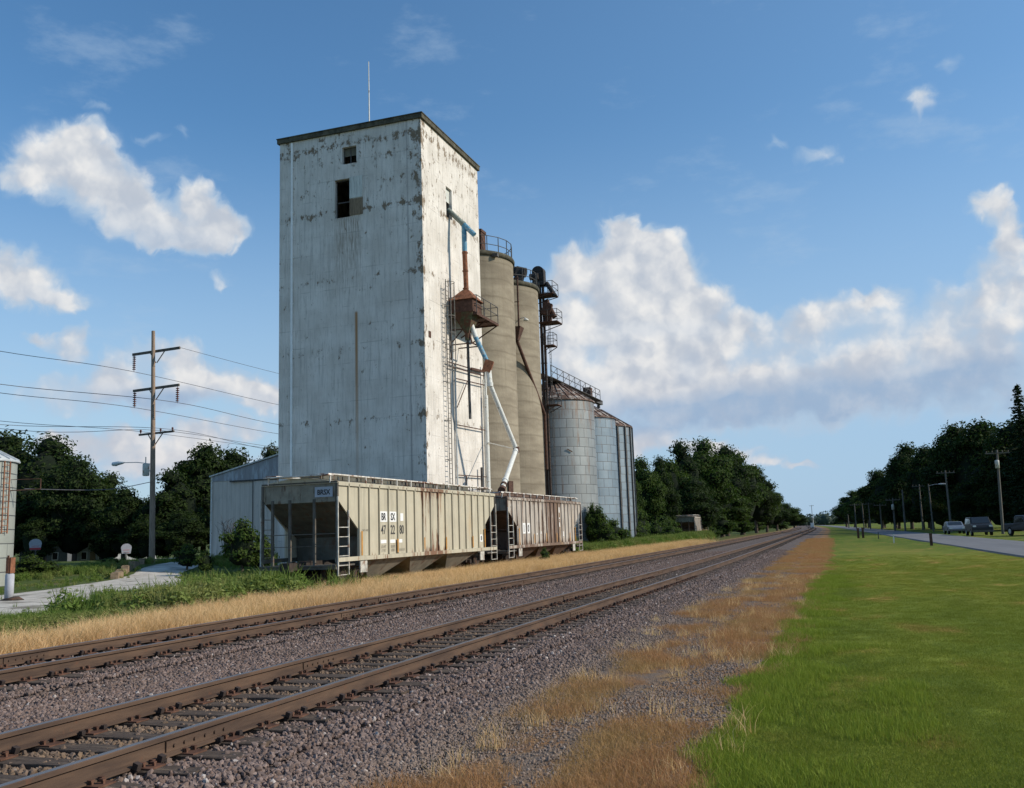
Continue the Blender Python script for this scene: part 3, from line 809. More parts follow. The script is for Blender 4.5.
mb = MB(); mb.box(1.35, 2.15, -2.6, -1.7, 22.7, 24.3); mb.box(1.3, 2.2, -2.65, -1.65, 24.2, 24.4); mb.build('machinery_housing', M_rustd, s1)
mb = MB(); mb.cbox((2.9, -2.05, 22.38), (.7, .35, .25)); mb.build('hatch_bracket', M_iron, s1)
# hatch plate low on silo 1
mb = MB(); mb.cbox((3.35, -1.2, 5.0), (.12, .5, 1.1), (0, 0, -.35)); mb.build('access_door', M_rustd, s1)
mb = MB(); ring_rail(mb, 3.45, 22.7, -140, 40, 10, h=1.2)
mb.bar((-.3, -3.3, 22.8), (.6, -5.6, 22.9), .5, .1); mb.bar((-.0, -3.3, 23.9), (.8, -5.6, 24.0), .04); mb.build('railing', M_iron, s2)
mb = MB(); mb.box(.6, 1.8, 2.0, 3.4, 22.8, 23.4); mb.cbox((1.3, 2.2, 24.3), (.9, .9, 1.6), (0, .25, .4)); mb.tube((.7, 2.2, 24.9), (1.9, 2.2, 24.6), .45, n=12)
mb.tube((1.3, 2.2, 22.7), (1.3, 2.2, 24), .3, n=10); mb.build('drive_head', simple('black_machinery', (.03, .027, .026), .7, var=.4, vs=5), s2)
# lamp bracket
mb = MB(); mb.curve([(2.3, -2.6, 18.9), (3.0, -3.2, 19.2), (3.6, -3.7, 19.15), (3.8, -3.9, 19.0)], .03, 6); mb.lathe([(.05, .12), (.22, 0), (.2, -.08), (.01, -.1)], 14, (3.8, -3.9, 18.9))
mb.build('floodlight', M_white, s2)
# down pipes on the front of silo 2
mb = MB()
for dx, r in ((2.35, .11), (3.0, .08)): mb.tube((dx, -4.0+.2*dx, 22.8), (dx, -4.0+.2*dx, 18.4), r, n=8)
mb.bar((2.3, -3.5, 22.6), (3.1, -3.4, 22.6), .1); mb.bar((2.3, -3.5, 20.6), (3.1, -3.4, 20.6), .06)
mb.frustum((2.65, 3.0, -3.8, -3.4, 17.3), (2.25, 3.35, -4.1, -3.1, 18.4))
mb.build('transfer_pipe', M_rustd, s2)
mb = MB(); mb.tube((2.8, -3.6, 17.5), (3.6, .9, 11.6), .14, n=10); mb.tube((3.6, .9, 11.6), (3.6, .9, 7.0), .12, n=10); mb.build('slanting_spout', M_rustd, s2)

# ---- bucket elevator leg between silo and bins
M_legd = simple('brown_black_leg_steel', (.045, .033, .028), .8, var=.4, vs=3, stain=(.10, .05, .03), sscale=2)
leg = empty('bucket_elevator', (-25.2, 81., 0), 0, 'dark rusty bucket elevator leg with railed platforms between silo and steel bins', 'bucket elevator')
mb = MB(); mb.box(-.24, -.06, -.15, .15, 0, 24.0); mb.box(.06, .22, -.15, .15, 0, 24.0)
k = 0
while k < 24: mb.box(-.27, .25, -.18, .18, k, k+.06); k += 2.4
mb.build('leg_casing', M_legd, leg)
mb = MB(); mb.box(-.75, .35, -.35, .35, 24.0, 25.3)
pts = [(-.2+.55*cos(radians(a)), 25.3+.5*sin(radians(a))) for a in range(0, 181, 20)]
mb.prism(pts, 'y', -.4, .4); mb.tube((-.9, -.5, 24.8), (-.1, -.5, 24.8), .3, n=10); mb.tube((.5, 0, 24.2), (1.4, -.4, 22.8), .2, n=10)
mb.build('leg_head', simple('black_machinery2', (.035, .03, .028), .7, var=.4, vs=5), leg)
def leg_platform(z, x0, x1, y0, y1, full=True):
    mb = MB(); mb.box(x0, x1, y0, y1, z, z+.07); mb.bar((x0, y0, z-.5), (x1, y0, z), .06); mb.bar((x0, y1, z-.5), (x1, y1, z), .06)
    p = mb.build('platform', M_rustd, leg)
    mb = MB()
    for q in ((x0, y0), (x1, y0), (x1, y1), (x0, y1), ((x0+x1)/2, y0)): mb.bar((q[0], q[1], z+.07), (q[0], q[1], z+1.15), .045)
    for zz in (z+.6, z+1.15):
        mb.bar((x0, y0, zz), (x1, y0, zz), .04); mb.bar((x1, y0, zz), (x1, y1, zz), .04); mb.bar((x0, y1, zz), (x1, y1, zz), .04)
    mb.build('railing', M_iron, p)
leg_platform(23.0, -1.2, 1.3, -.9, .9); leg_platform(20.4, -.2, 1.6, -.8, .8); leg_platform(18.3, .2, 1.1, -.6, .6); leg_platform(12.9, .2, 1.3, -.6, .6)
mb = MB(); mb.cbox((.5, -.2, 21.7), (.8, .7, 1.1), (0, .3, .2)); mb.tube((.4, 0, 22.6), (1.2, -.2, 20.9), .22, n=10); mb.cbox((.6, -.1, 20.9), (.5, .5, .6)); mb.build('distributor', M_rustd, leg)
mb = MB()
for s in (-.2, .2): mb.bar((.62, s, .2), (.62, s, 24), .035)
z = .4
while z < 24: mb.bar((.62, -.2, z), (.62, .2, z), .025); z += .35
mb.build('ladder', M_iron, leg)

# ================================================================ STEEL BINS
def bin_steel(name, c0, c1, rust=.5, sheet_h=.82, sheet_w=2.3, hl=.5):
    m, nt = newmat(name)
    o = nt.obj(); x, y, z = nt.sep(o)
    ang = nt.math('MULTIPLY', nt.math('ARCTAN2', y, x), 3.8)
    uv = nt.comb(ang, z, 0.)
    br = nt.new('ShaderNodeTexBrick'); nt.l.new(uv, br.inputs['Vector'])
    br.inputs['Scale'].default_value = 1.; br.inputs['Brick Width'].default_value = sheet_w; br.inputs['Row Height'].default_value = sheet_h
    br.inputs['Mortar Size'].default_value = .032; br.inputs['Mortar Smooth'].default_value = .3; br.inputs['Bias'].default_value = 0
    br.inputs['Color1'].default_value = (*c0, 1); br.inputs['Color2'].default_value = (*c1, 1)
    br.inputs['Mortar'].default_value = (.10, .105, .11, 1)
    c = nt.mix(nt.ss(nt.noise(uv, .5, 4), .35, .7, 0, .35), br.outputs[0], tuple(q*.7 for q in c0))
    c = nt.mix(nt.ss(nt.noise(nt.scalev(uv, (1, .12, 1)), 1.5, 5, .7), .50, .75, 0, .4), c, (.30, .29, .27))
    rs = nt.noise(nt.scalev(uv, (1.6, .22, 1)), 1., 6, .72)
    top = nt.ss(z, 9., 13.2, 0, .11)
    rr = nt.ss(nt.math('ADD', rs, nt.math('MULTIPLY', top, 1.)), .69 - .035*rust, .75)
    c = nt.mix(nt.math('MULTIPLY', rr, .8), c, (.20, .105, .055))
    cor = nt.math('SINE', nt.math('MULTIPLY', z, 2*pi/.10))
    finish(nt, c, .5, .35, nt.math('MULTIPLY_ADD', br.outputs['Fac'], -1., nt.math('MULTIPLY', nt.noise(uv, 2.5, 3), .5)), .3, .03, .4)
    return m
M_bin1 = bin_steel('galvanised_bin_sheets', (.245, .26, .26), (.33, .35, .35), 4.6, .85, 1.25)
M_bin2 = bin_steel('bluish_bin_sheets', (.20, .255, .30), (.27, .33, .375), 2.4, .85, 1.25)
M_broof = simple('rusty_bin_roof', (.12, .075, .06), .8, .1, var=.4, vs=3, stain=(.33, .30, .28), sscale=2.2, samt=(.5, .58))
def steel_bin(x, y, r, h, roof_h, m, label, name='grain_bin', group='steel grain bins', stiff=0, rm=None):
    t = empty(name, (x, y, 0), 0, label, 'grain bin', group)
    MB().lathe([(r, -.4), (r, h)], 96).build('bin_wall', m, t)
    b = MB().lathe([(r+.10, h-.10), (r+.14, h-.02), (.55, h+roof_h), (.01, h+roof_h+.12)], 96)
    rf = b.build('bin_roof', rm or M_broof, t)
    rb = MB()
    for k in range(28):
        a = 2*pi*k/28
        rb.bar((cos(a)*(r+.1), sin(a)*(r+.1), h+.03), (cos(a)*.6, sin(a)*.6, h+roof_h+.03), .05, .08)
    rb.build('roof_rib', rm or M_broof, rf)
    if stiff:
        sb = MB()
        for k in range(stiff):
            a = 2*pi*(k+.5)/stiff; sb.bar((cos(a)*(r+.07), sin(a)*(r+.07), 0), (cos(a)*(r+.07), sin(a)*(r+.07), h-.1), .16, .16, (cos(a), sin(a), 0))
        sb.build('stiffener', M_iron, t)
    return t
b1 = steel_bin(-26., 86., 3.8, 13.75, 2.15, M_bin1, 'largest grey steel grain bin with rust stains, beside the concrete silos')
b2 = steel_bin(-26., 94.5, 3.8, 13.0, 2.1, M_bin2, 'bluish steel grain bin, middle of the row of three')
b3 = steel_bin(-26.2, 103., 3.8, 12.95, 2.1, M_bin2, 'far steel grain bin with dark vertical stiffeners, at the end of the row', stiff=22)
for b, zz in ((b1, (4., 9.)),):
    mb = MB()
    for z in zz: mb.cbox((2.3, -3.12, z), (.55, .06, .07), (0, .5, .6))
    mb.build('sheet_bracket', M_rustd, b)
# conveyor bridge over the bin roofs
cv = empty('conveyor_bridge', (-25.9, 82., 15.7), 0, 'railed lattice conveyor walkway running over the steel bin roofs', 'conveyor')
mb = MB(); mb.box(-.25, .25, 0, 22, 0, .4); mb.build('conveyor_trough', M_iron, cv)
mb = MB(); mb.box(.27, 1.0, 0, 19, 0, .05)
for y in range(0, 19, 2): mb.bar((.98, y, .05), (.98, y, 1.1), .05); mb.bar((.98, y, .05), (.98, y+2 if y < 17 else y, 1.1), .03)
for zz in (.55, 1.1): mb.bar((.98, 0, zz), (.98, 18, zz), .05)
mb.build('walkway', M_iron, cv)
mb = MB(); mb.box(-.5, .3, 16.4, 17.4, .4, 1.3); mb.build('drive_motor', M_rustd, cv)
mb = MB()
for y in (4., 12.5, 21.): mb.bar((0, y, -.1), (0, y, -.1-.35), .3)
mb.build('bridge_support', M_iron, cv)

# ================================================================ COVERED HOPPER CARS
def hopper_paint(name, base, rust_amt, rustc=(.23, .10, .05), rustd=(.10, .05, .032), low=.0):
    m, nt = newmat(name)
    o = nt.obj(); x, y, z = nt.sep(o)
    c = nt.mix(nt.ss(nt.noise(o, 1.1, 4), .3, .7), tuple(q*.88 for q in base), base)
    st = nt.noise(nt.scalev(o, (2.6, 2.6, .22)), 1.3, 6, .7)
    c = nt.mix(nt.ss(st, .48, .70, 0, .7), c, tuple(q*.62 for q in base))
    r = nt.noise(nt.scalev(o, (2.2, 3.2, .30)), 1.1, 7, .74)
    edge = nt.math('MAXIMUM', nt.ss(z, 3.3, 3.95, 0, .10), nt.ss(z, 1.5, 1.0, 0, .12))
    rr = nt.math('ADD', nt.math('ADD', r, edge), nt.ss(nt.math('ABSOLUTE', nt.math('SUBTRACT', y, 8.6)), .5, 2.4, .15, 0.))
    c = nt.mix(nt.ss(rr, .74-rust_amt, .82-rust_amt, 0, .9), c, nt.mix(nt.noise(o, 5, 3), rustd, rustc))
    c = nt.mix(nt.ss(nt.noise(nt.scalev(o, (1, 1.0, .25)), .55, 4), .58, .72, 0, .5), c, (.42, .28, .13))
    finish(nt, c, .75, 0, nt.noise(o, 14, 4), .15, .01, .3)
    return m
M_hop1 = hopper_paint('cream_grey_hopper_paint', (.50, .455, .345), .085)
M_hop2 = hopper_paint('rusted_pale_hopper_paint', (.47, .42, .36), .215, (.17, .10, .065), (.10, .06, .042))
M_hopd1 = simple('grimy_shaded_hopper_paint', (.11, .105, .085), .85, var=.25, vs=2, stain=(.12, .07, .045), sscale=2, samt=(.52, .68), sstretch=(2, 2, .5))  # base darkened to carry the shade on the slope sheet, stains on top
M_hopd2 = simple('rusty_underframe', (.12, .075, .055), .85, var=.3, vs=2, stain=(.06, .035, .03), sscale=2)
M_under = simple('brown_black_grime', (.045, .034, .028), .9, var=.35, vs=3, stain=(.12, .06, .035), sscale=3)
M_under2 = simple('dark_painted_frame', (.11, .10, .085), .85, var=.3, vs=3, stain=(.10, .05, .03), sscale=3)
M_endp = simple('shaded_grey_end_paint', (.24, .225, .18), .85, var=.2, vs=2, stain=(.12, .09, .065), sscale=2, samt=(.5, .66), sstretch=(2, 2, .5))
M_orange = simple('orange_reflector', (.45, .22, .05), .5, var=.15, vs=4)
M_plw = simple('white_sticker', (.78, .78, .76), .6, var=.06, vs=5)
M_plb = simple('pale_blue_panel', (.36, .40, .46), .6, var=.08, vs=5)
M_ink = simple('faded_black_lettering', (.045, .045, .045), .8, var=.3, vs=14)
M_ink2 = simple('faded_brown_lettering', (.22, .20, .16), .9, var=.35, vs=14)
M_railing = simple('pale_grab_iron', (.45, .43, .38), .7, var=.3, vs=4, stain=(.2, .1, .06), sscale=3)
M_board2 = simple('weathered_running_board', (.66, .63, .58), .8, .2, var=.25, vs=3, stain=(.22, .10, .06), sscale=2.5, samt=(.5, .6))

def text_mesh(txt, h, bold=.012):
    cu = bpy.data.curves.new('lettering', 'FONT'); cu.body = txt; cu.size = 1.; cu.offset = bold; cu.align_x = 'CENTER'; cu.align_y = 'BOTTOM'
    ob = bpy.data.objects.new('tmp_lettering', cu); col.objects.link(ob)
    bpy.context.view_layer.update()
    dg = bpy.context.evaluated_depsgraph_get()
    me = bpy.data.meshes.new_from_object(ob.evaluated_get(dg))
    bpy.data.objects.remove(ob)
    ys = [v.co.y for v in me.vertices]; y0, y1 = min(ys), max(ys); s = h/(y1-y0)
    for v in me.vertices: v.co.y = (v.co.y - y0)*s; v.co.x *= s; v.co.z = 0
    me.name = 'lettering'
    return me
def put_text(txt, h, parent, loc, face, m, wscale=1., bold=.012, name='lettering'):
    me = text_mesh(txt, h, bold); me.materials.clear(); me.materials.append(m)
    for v in me.vertices: v.co.x *= wscale
    o = bpy.data.objects.new(name, me); col.objects.link(o); o.parent = parent
    if face == '+x': Mx = Matrix(((0, 0, 1), (1, 0, 0), (0, 1, 0)))
    elif face == '-y': Mx = Matrix(((1, 0, 0), (0, 0, -1), (0, 1, 0)))
    me.transform(Mx.to_4x4()); o.location = loc
    return o
def wheel_mesh():
    mb = MB()
    prof = [(.01, -.05), (.14, -.055), (.16, -.03), (.36, -.02), (.38, -.07), (.455, -.07), (.46, .05), (.50, .055), (.50, .075), (.38, .075), (.36, .03), (.16, .04), (.14, .10), (.01, .10)]
    n = 24; vs = []; fs = []
    for r, a in prof:
        for i in range(n): vs.append((-a, r*cos(2*pi*i/n), r*sin(2*pi*i/n)))
    for j in range(len(prof)-1):
        for i in range(n): fs.append((j*n+i, j*n+(i+1) % n, (j+1)*n+(i+1) % n, (j+1)*n+i))
    mb.add(vs, fs, True)
    return mb.mesh('wheel', M_under)
WHEEL = wheel_mesh()
def bogie(parent, y):
    mb = MB()
    for s in (-1, 1):
        x = s*1.0
        poly = [(-1.15, .42), (-1.15, .62), (-.75, .68), (-.35, .86), (.35, .86), (.75, .68), (1.15, .62), (1.15, .42), (.78, .42), (.45, .24), (-.45, .24), (-.78, .42)]
        mb.prism([(p, q) for p, q in poly], 'x', x-.07, x+.07)
        for yy in (-.87, .87): mb.tube((x+s*.08, yy, .46), (x+s*.22, yy, .46), .12, n=12)
        for yy in (-.22, 0, .22): mb.tube((x+s*.02, yy, .35), (x+s*.02, yy, .72), .09, n=8)
    mb.box(-1.1, 1.1, -.22, .22, .6, .85); mb.box(-.9, .9, -.95, -.85, .3, .4); mb.box(-.9, .9, .85, .95, .3, .4)
    b = mb.build('bogie', M_under, parent); b.location = (0, y, 0)
    for yy in (-.87, .87):
        ax = MB(); ax.tube((-.9, yy, .46), (.9, yy, .46), .08, n=10); ax.build('axle', M_under, b)
        for s in (-1, 1):
            w_ = child('wheel', WHEEL, b, (s*.75, yy, .46), 0 if s > 0 else pi)
    return b

def hopper(name, label, cx, y0, L, zt, zb, pm, dm, nribs, marks, bays=4, curved=0., W_=1.635):
    t = empty(name, (cx, y0, 0), 0, label, 'hopper car', 'covered hopper cars on the siding')
    t['group'] = 'covered hopper cars on the siding'
    # body sides: straight top, corners cut away toward each end
    cut = 1.66
    for s in (-1, 1):
        mb = MB(); x = s*(W_-.06)
        poly = [(cut, zb), (cut, zb+1.02), (.04, zt-.58), (.04, zt), (L-.04, zt), (L-.04, zt-.58), (L-cut, zb+1.02), (L-cut, zb)]
        mb.prism(poly, 'x', x-.03, x+.03)
        if curved:
            pass
        step = (L-2*.0)/nribs
        for k in range(1, nribs):
            y = k*step
            lo = zb if cut-.02 <= y <= L-cut+.02 else (zb+1.02+(zt-.58-zb-1.02)*(cut-min(y, L-y))/(cut-.04))
            # slightly bowed channel posts
            mb.prism([(y-.028, lo), (y+.028, lo), (y+.028, zt), (y-.028, zt)], 'x', x+s*.03, x+s*.10)
        mb.box(min(x, x+s*.10), max(x, x+s*.10), .04, L-.04, zt-.09, zt+.03)
        mb.build('side_panel', pm, t)
        sb = MB()
        sb.box(min(x-s*.03, x+s*.11), max(x-s*.03, x+s*.11), .0, L, zb-.16, zb-.003)
        sb.build('side_sill', dm if s < 0 else pm, t)
        # reflectors
        if s > 0:
            for yy, z0, z1 in ((1.66+.1, zb+.02, zb+.95), (4.25*L/16.6+.6, zb+.05, zb+.6), (7.4*L/16.6+.1, zb+.1, zb+.62), (9.9*L/16.6, zb+.05, zb+.6), (13.2*L/16.6, zb+.05, zb+.6), (L-1.76, zb+.02, zb+.95)):
                r = MB(); r.box(W_+.038, W_+.046, yy, yy+.11, z0, z1); r.build('reflector', M_orange, t)
    # roof: shallow gable with lip, and hatch trough
    mb = MB(); zr = zt+.24
    mb.prism([(-W_, zt), (W_, zt), (W_, zt+.05), (.35, zr), (-.35, zr), (-W_, zt+.05)], 'y', .0, L); roof = mb.build('roof', pm, t)
    for k in range(10):
        a = .7+(L-1.4)*k/10
        h = MB(); h.box(-.42, .42, a+.08, a+(L-1.4)/10-.08, zr+.01, zr+.15); h.box(-.46, .46, a+.3, a+.38, zr+.02, zr+.19)
        h.build('hatch', dm, roof)
    for s in (-1, 1):
        rb = MB(); x = s*1.12
        rb.box(x-.24, x+.24, -.15, L+.15, zt+.33, zt+.37)
        for y in [q*L/12 for q in range(13)]:
            rb.bar((x+s*.22, y, zt+.02), (x+s*.22, y, zt+.33), .05); rb.bar((x-s*.2, y, zt+.1), (x-s*.2, y, zt+.33), .04)
        rb.build('running_board', M_board2, t)
    for ye in (-.05, L+.05):
        rb = MB(); rb.box(-1.4, 1.4, ye-.22, ye+.22, zt+.285, zt+.325); rb.build('running_board', M_board2, t)
    # ends: vertical head sheet, slope sheet, bulkhead, posts, platform, ladders
    for e in (0, 1):
        def Y(v): return v if e == 0 else L-v
        mb = MB()
        def quad(p): mb.add(p, [(0, 1, 2, 3)])
        w = W_-.1
        zs = zt-.68
        quad([(-w, Y(.06), zs), (w, Y(.06), zs), (w, Y(.06), zt), (-w, Y(.06), zt)])
        mb.add([(-w, Y(.06), zt), (w, Y(.06), zt), (0, Y(.06), zt+.22)], [(0, 1, 2)])
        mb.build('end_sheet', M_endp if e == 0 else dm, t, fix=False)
        mb = MB()
        quad([(-w, Y(.06), zs), (w, Y(.06), zs), (w*.98, Y(2.25), zb+.75), (-w*.98, Y(2.25), zb+.75)])
        quad([(-w*.98, Y(2.25), zb+.75), (w*.98, Y(2.25), zb+.75), (w*.98, Y(2.3), zb-.4), (-w*.98, Y(2.3), zb-.4)])
        mb.build('slope_sheet', M_hopd1 if dm is M_hopd1 else dm, t, fix=False)
        mb = MB()
        for s in (-1, 1): mb.bar((s*(W_-.03), Y(.04), .72), (s*(W_-.03), Y(.04), zt), .09, .09)
        for x in (-1.18, -.42, .63): mb.bar((x, Y(.06), .8), (x, Y(.06), zs+.12), .10, .08)
        mb.bar((-W_, Y(.02), 2.0), (W_, Y(.02), 2.0), .03); mb.bar((-W_, Y(.02), 1.55), (W_, Y(.02), 1.55), .022); mb.bar((-W_, Y(.02), zt+.05), (W_, Y(.02), zt+.05), .06)
        mb.build('end_post', M_under2 if marks == 1 else dm, t)
        mb = MB(); a, b = sorted((Y(-.15), Y(1.3))); mb.box(-W_, W_, a, b, .80, .86)
        a, b = sorted((Y(-.12), Y(.0))); mb.box(-W_, W_, a, b, .70, .84); mb.build('end_platform', M_under2, t)
        mb = MB(); a, b = sorted((Y(-.75), Y(.0))); mb.box(-.14, .14, a, b, .70, .95); a, b = sorted((Y(-.95), Y(-.68))); mb.box(-.2, .2, a, b, .66, .98); mb.build('coupler', M_under, t)
        mb = MB()
        c = (.95, Y(-.12), 2.55)
        pts = [(c[0]+.26*cos(2*pi*i/16), c[1], c[2]+.26*sin(2*pi*i/16)) for i in range(17)]
        if e == 1:
            mb.curve(pts, .02, 5)
            for i in range(3): mb.bar(c, pts[int(i*16/3)], .025)
            mb.bar(c, (c[0], Y(.0), c[2]), .05); mb.build('brake_wheel', M_under, t)
        for s in (-1, 1):
            mb = MB(); x = s*(W_+.02)
            for yy in (.0, .80): mb.bar((x, Y(yy), .45 if yy == 0 else .47), (x, Y(yy), zt-.5 if yy == 0 else zb+1.75), .05)
            for z in (.48, .82, 1.17, 1.52, 1.87, 2.22): mb.bar((x, Y(0), z), (x, Y(.8), z), .028)
            if s < 0: mb.bar((x, Y(.8), 2.6), (x, Y(0), 2.6), .028)
            mb.build('ladder', M_railing, t)
        # bolster web plates over the bogie
        for s in (-1, 1):
            mb = MB(); a, b = sorted((Y(1.75), Y(2.3))); mb.box(s*W_-.05 if s > 0 else -W_, s*W_ if s > 0 else -W_+.05, a, b, zb-.62, zb-.17)
            mb.build('bolster_plate', M_railing if s > 0 else dm, t)
    mb = MB(); mb.box(-.2, .2, .2, L-.2, .70, 1.0); mb.build('centre_sill', M_under, t)
    # discharge hoppers
    a0, a1 = 2.35, L-2.35; st = (a1-a0)/bays
    for k in range(bays):
        c = a0+st*(k+.5)
        mb = MB(); mb.frustum((-.75, .75, c-.45, c+.45, .16), (-W_+.1, W_-.1, c-st/2+.04, c+st/2-.04, zb-.165))
        hp = mb.build('discharge_hopper', dm if dm is M_hopd2 else M_hopp, t)
        g = MB(); g.box(-.85, .85, c-.5, c+.5, .10, .155); g.build('outlet_gate', M_under, hp)
    bogie(t, 1.75 if L > 16 else 1.6); bogie(t, L-(1.75 if L > 16 else 1.6))
    xs_ = W_+.045
    if marks == 1:
        st = L/nribs
        def yc(k): return (k+.5)*st
        for k, tx in ((4, 'BR'), (5, 'SX')):
            p = MB(); p.box(W_-.028, W_-.018, yc(k)-.33, yc(k)+.33, 2.42, 2.84); pl_ = p.build('mark_panel', M_plw, t)
            put_text(tx, .30, pl_, (W_-.012, yc(k), 2.48), '+x', M_ink, .85, .03)
        p = MB(); p.box(W_-.028, W_-.018, yc(6)-.12, yc(6)+.16, 2.46, 2.78); p.build('mark_panel', M_plw, t)
        for k, tx in ((4, '47'), (5, '22'), (6, '80')): put_text(tx, .37, t, (W_-.020, yc(k), 1.92), '+x', M_ink, .82, .012)
        for k, w_ in ((4, .5), (5, .48), (6, .3)):
            p = MB(); p.box(W_-.028, W_-.020, yc(k)-.26, yc(k)-.26+w_, 1.56, 1.70); p.build('mark_panel', M_plw, t)
        for k, tx in ((4, 'LD LMT\nLT WT'), (5, '202500\n60500'), (6, 'NEW 8-78')): put_text(tx, .26 if k < 6 else .1, t, (W_-.020, yc(k), 1.22), '+x', M_ink2, .8, .0)
        p = MB(); p.box(W_-.028, W_-.018, yc(17)-.18, yc(17)+.18, 1.42, 1.78); q = p.build('mark_panel', M_plw, t)
        put_text('8', .24, q, (W_-.012, yc(17), 1.48), '+x', M_ink, 1, .03)
        put_text('CAPY 4740', .09, t, (W_-.020, yc(2)+.1, 2.05), '+x', M_ink2, .8, .0)
        p = MB(); p.box(.66, 1.42, .035, .050, zt-.50, zt-.12); q = p.build('mark_panel', M_plb, t)
        put_text('BRSX', .20, q, (1.04, .030, zt-.42), '-y', M_ink, .9, .03)
        put_text('472280', .13, t, (1.0, .050, zt-.66), '-y', M_ink2, 1, .01)
    if marks == 2:
        st = L/nribs
        for k, tx in ((3, '1'), (4, '0')):
            p = MB(); p.box(W_-.028, W_-.018, (k+.5)*st-.3, (k+.5)*st+.28, 1.75, 2.35); q = p.build('mark_panel', M_plw, t)
            put_text(tx, .42, q, (W_-.012, (k+.5)*st, 1.84), '+x', M_ink, .9, .03)
        for k, z0, h in ((12, 3.0, .35), (12, 2.6, .1), (12, 2.4, .06), (12, 2.1, .4), (13, 1.5, .3), (7, 1.7, .14), (6, 1.65, .1)):
            p = MB(); p.box(W_-.028, W_-.020, (k+.5)*st-.05, (k+.5)*st+.1, z0, z0+h); p.build('mark_panel', M_plw, t)
        put_text('CAPY', .1, t, (W_-.020, .7, 3.2), '+x', M_ink2, .8, .0)
    return t
M_hopp = simple('cream_grime_chute', (.24, .215, .17), .85, var=.2, vs=1.5, stain=(.15, .09, .06), sscale=1.5, samt=(.5, .66), sstretch=(1, 1, .5))
h1 = hopper('hopper_car', 'cream grey covered hopper car nearest the camera, numbered 47 22 80', SID_C, 31.4, 16.63, 3.86, 1.12, M_hop1, M_hopd1, 20, 1, bays=3)
h2 = hopper('hopper_car', 'rust streaked pale covered hopper car coupled behind the cream one in front of the silos', SID_C, 49.95, 15.1, 3.73, 1.12, M_hop2, M_hopd2, 19, 2, bays=3)
h3 = hopper('hopper_car', 'small distant grey hopper car half hidden in bushes beyond the grain bins', -23.45, 141., 13.2, 3.35, 1.0, M_hop2, M_hopd2, 16, 0, bays=3, W_=1.5)
h3.location.z = -.12

# ================================================================ VEGETATION MATERIALS
def leaf_mat(name, dark, light, warm, vs=.5, tl=.8):
    m, nt = newmat(name)
    geo = nt.new('ShaderNodeNewGeometry'); oi = nt.new('ShaderNodeObjectInfo')
    o = nt.obj()
    n = nt.noise(o, vs, 3)
    c = nt.mix(nt.ss(n, .32, .68), dark, light)
    c = nt.mix(nt.math('MULTIPLY', geo.outputs['Random Per Island'], .55), c, warm)
    c = nt.mix(nt.math('MULTIPLY', oi.outputs['Random'], .30), c, nt.mix(1., c, (1.25, 1.1, .7), 'MULTIPLY'))
    finish(nt, c, .75, 0, None, spec=.2, transl=nt.mix(1., c, (1.3*tl, 1.5*tl, .7*tl), 'MULTIPLY'))
    return m
M_leafd = leaf_mat('dark_foliage', (.010, .023, .006), (.028, .053, .011), (.045, .066, .016))
M_leafm = leaf_mat('mid_foliage', (.022, .048, .010), (.055, .095, .020), (.08, .11, .026))
M_leafb = leaf_mat('bush_foliage', (.030, .065, .012), (.070, .120, .024), (.10, .13, .03), 1.5)
M_leafs = leaf_mat('spruce_foliage', (.010, .024, .012), (.022, .042, .020), (.03, .05, .02))
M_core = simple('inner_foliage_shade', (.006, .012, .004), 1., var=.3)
M_bark = simple('grey_brown_bark', (.085, .065, .05), .95, var=.35, vs=4, stretch=(4, 4, .6), bump=.6, bscale=9)

def noisy_blob(mb, c, r, seed, sub=2, amp=.25):
    import bmesh
    bm = bmesh.new(); bmesh.ops.create_icosphere(bm, subdivisions=sub, radius=1)
    vs = []
    for v in bm.verts:
        k = 1 + amp*mnoise.noise(v.co*1.7 + Vector((seed*3.1, seed, 0)))*2
        vs.append((c[0]+v.co.x*r[0]*k, c[1]+v.co.y*r[1]*k, c[2]+v.co.z*r[2]*k))
    fs = [tuple(v.index for v in f.verts) for f in bm.faces]
    bm.free(); mb.add(vs, fs, True)

def leaf_quad(mb, p, n, s, rnd):
    n = (n + Vector((rnd.gauss(0, .6), rnd.gauss(0, .6), rnd.gauss(0, .6)))).normalized()
    t = n.orthogonal().normalized(); b = n.cross(t)
    a = rnd.uniform(0, 2*pi); t, b = t*cos(a)+b*sin(a), b*cos(a)-t*sin(a)
    w = s*rnd.uniform(.35, .6); l = s*rnd.uniform(.7, 1.2)
    mb.add([p - t*l*.5, p - b*w*.5 + n*s*.08, p + t*l*.5, p + b*w*.5 + n*s*.08], [(0, 1, 2, 3)])

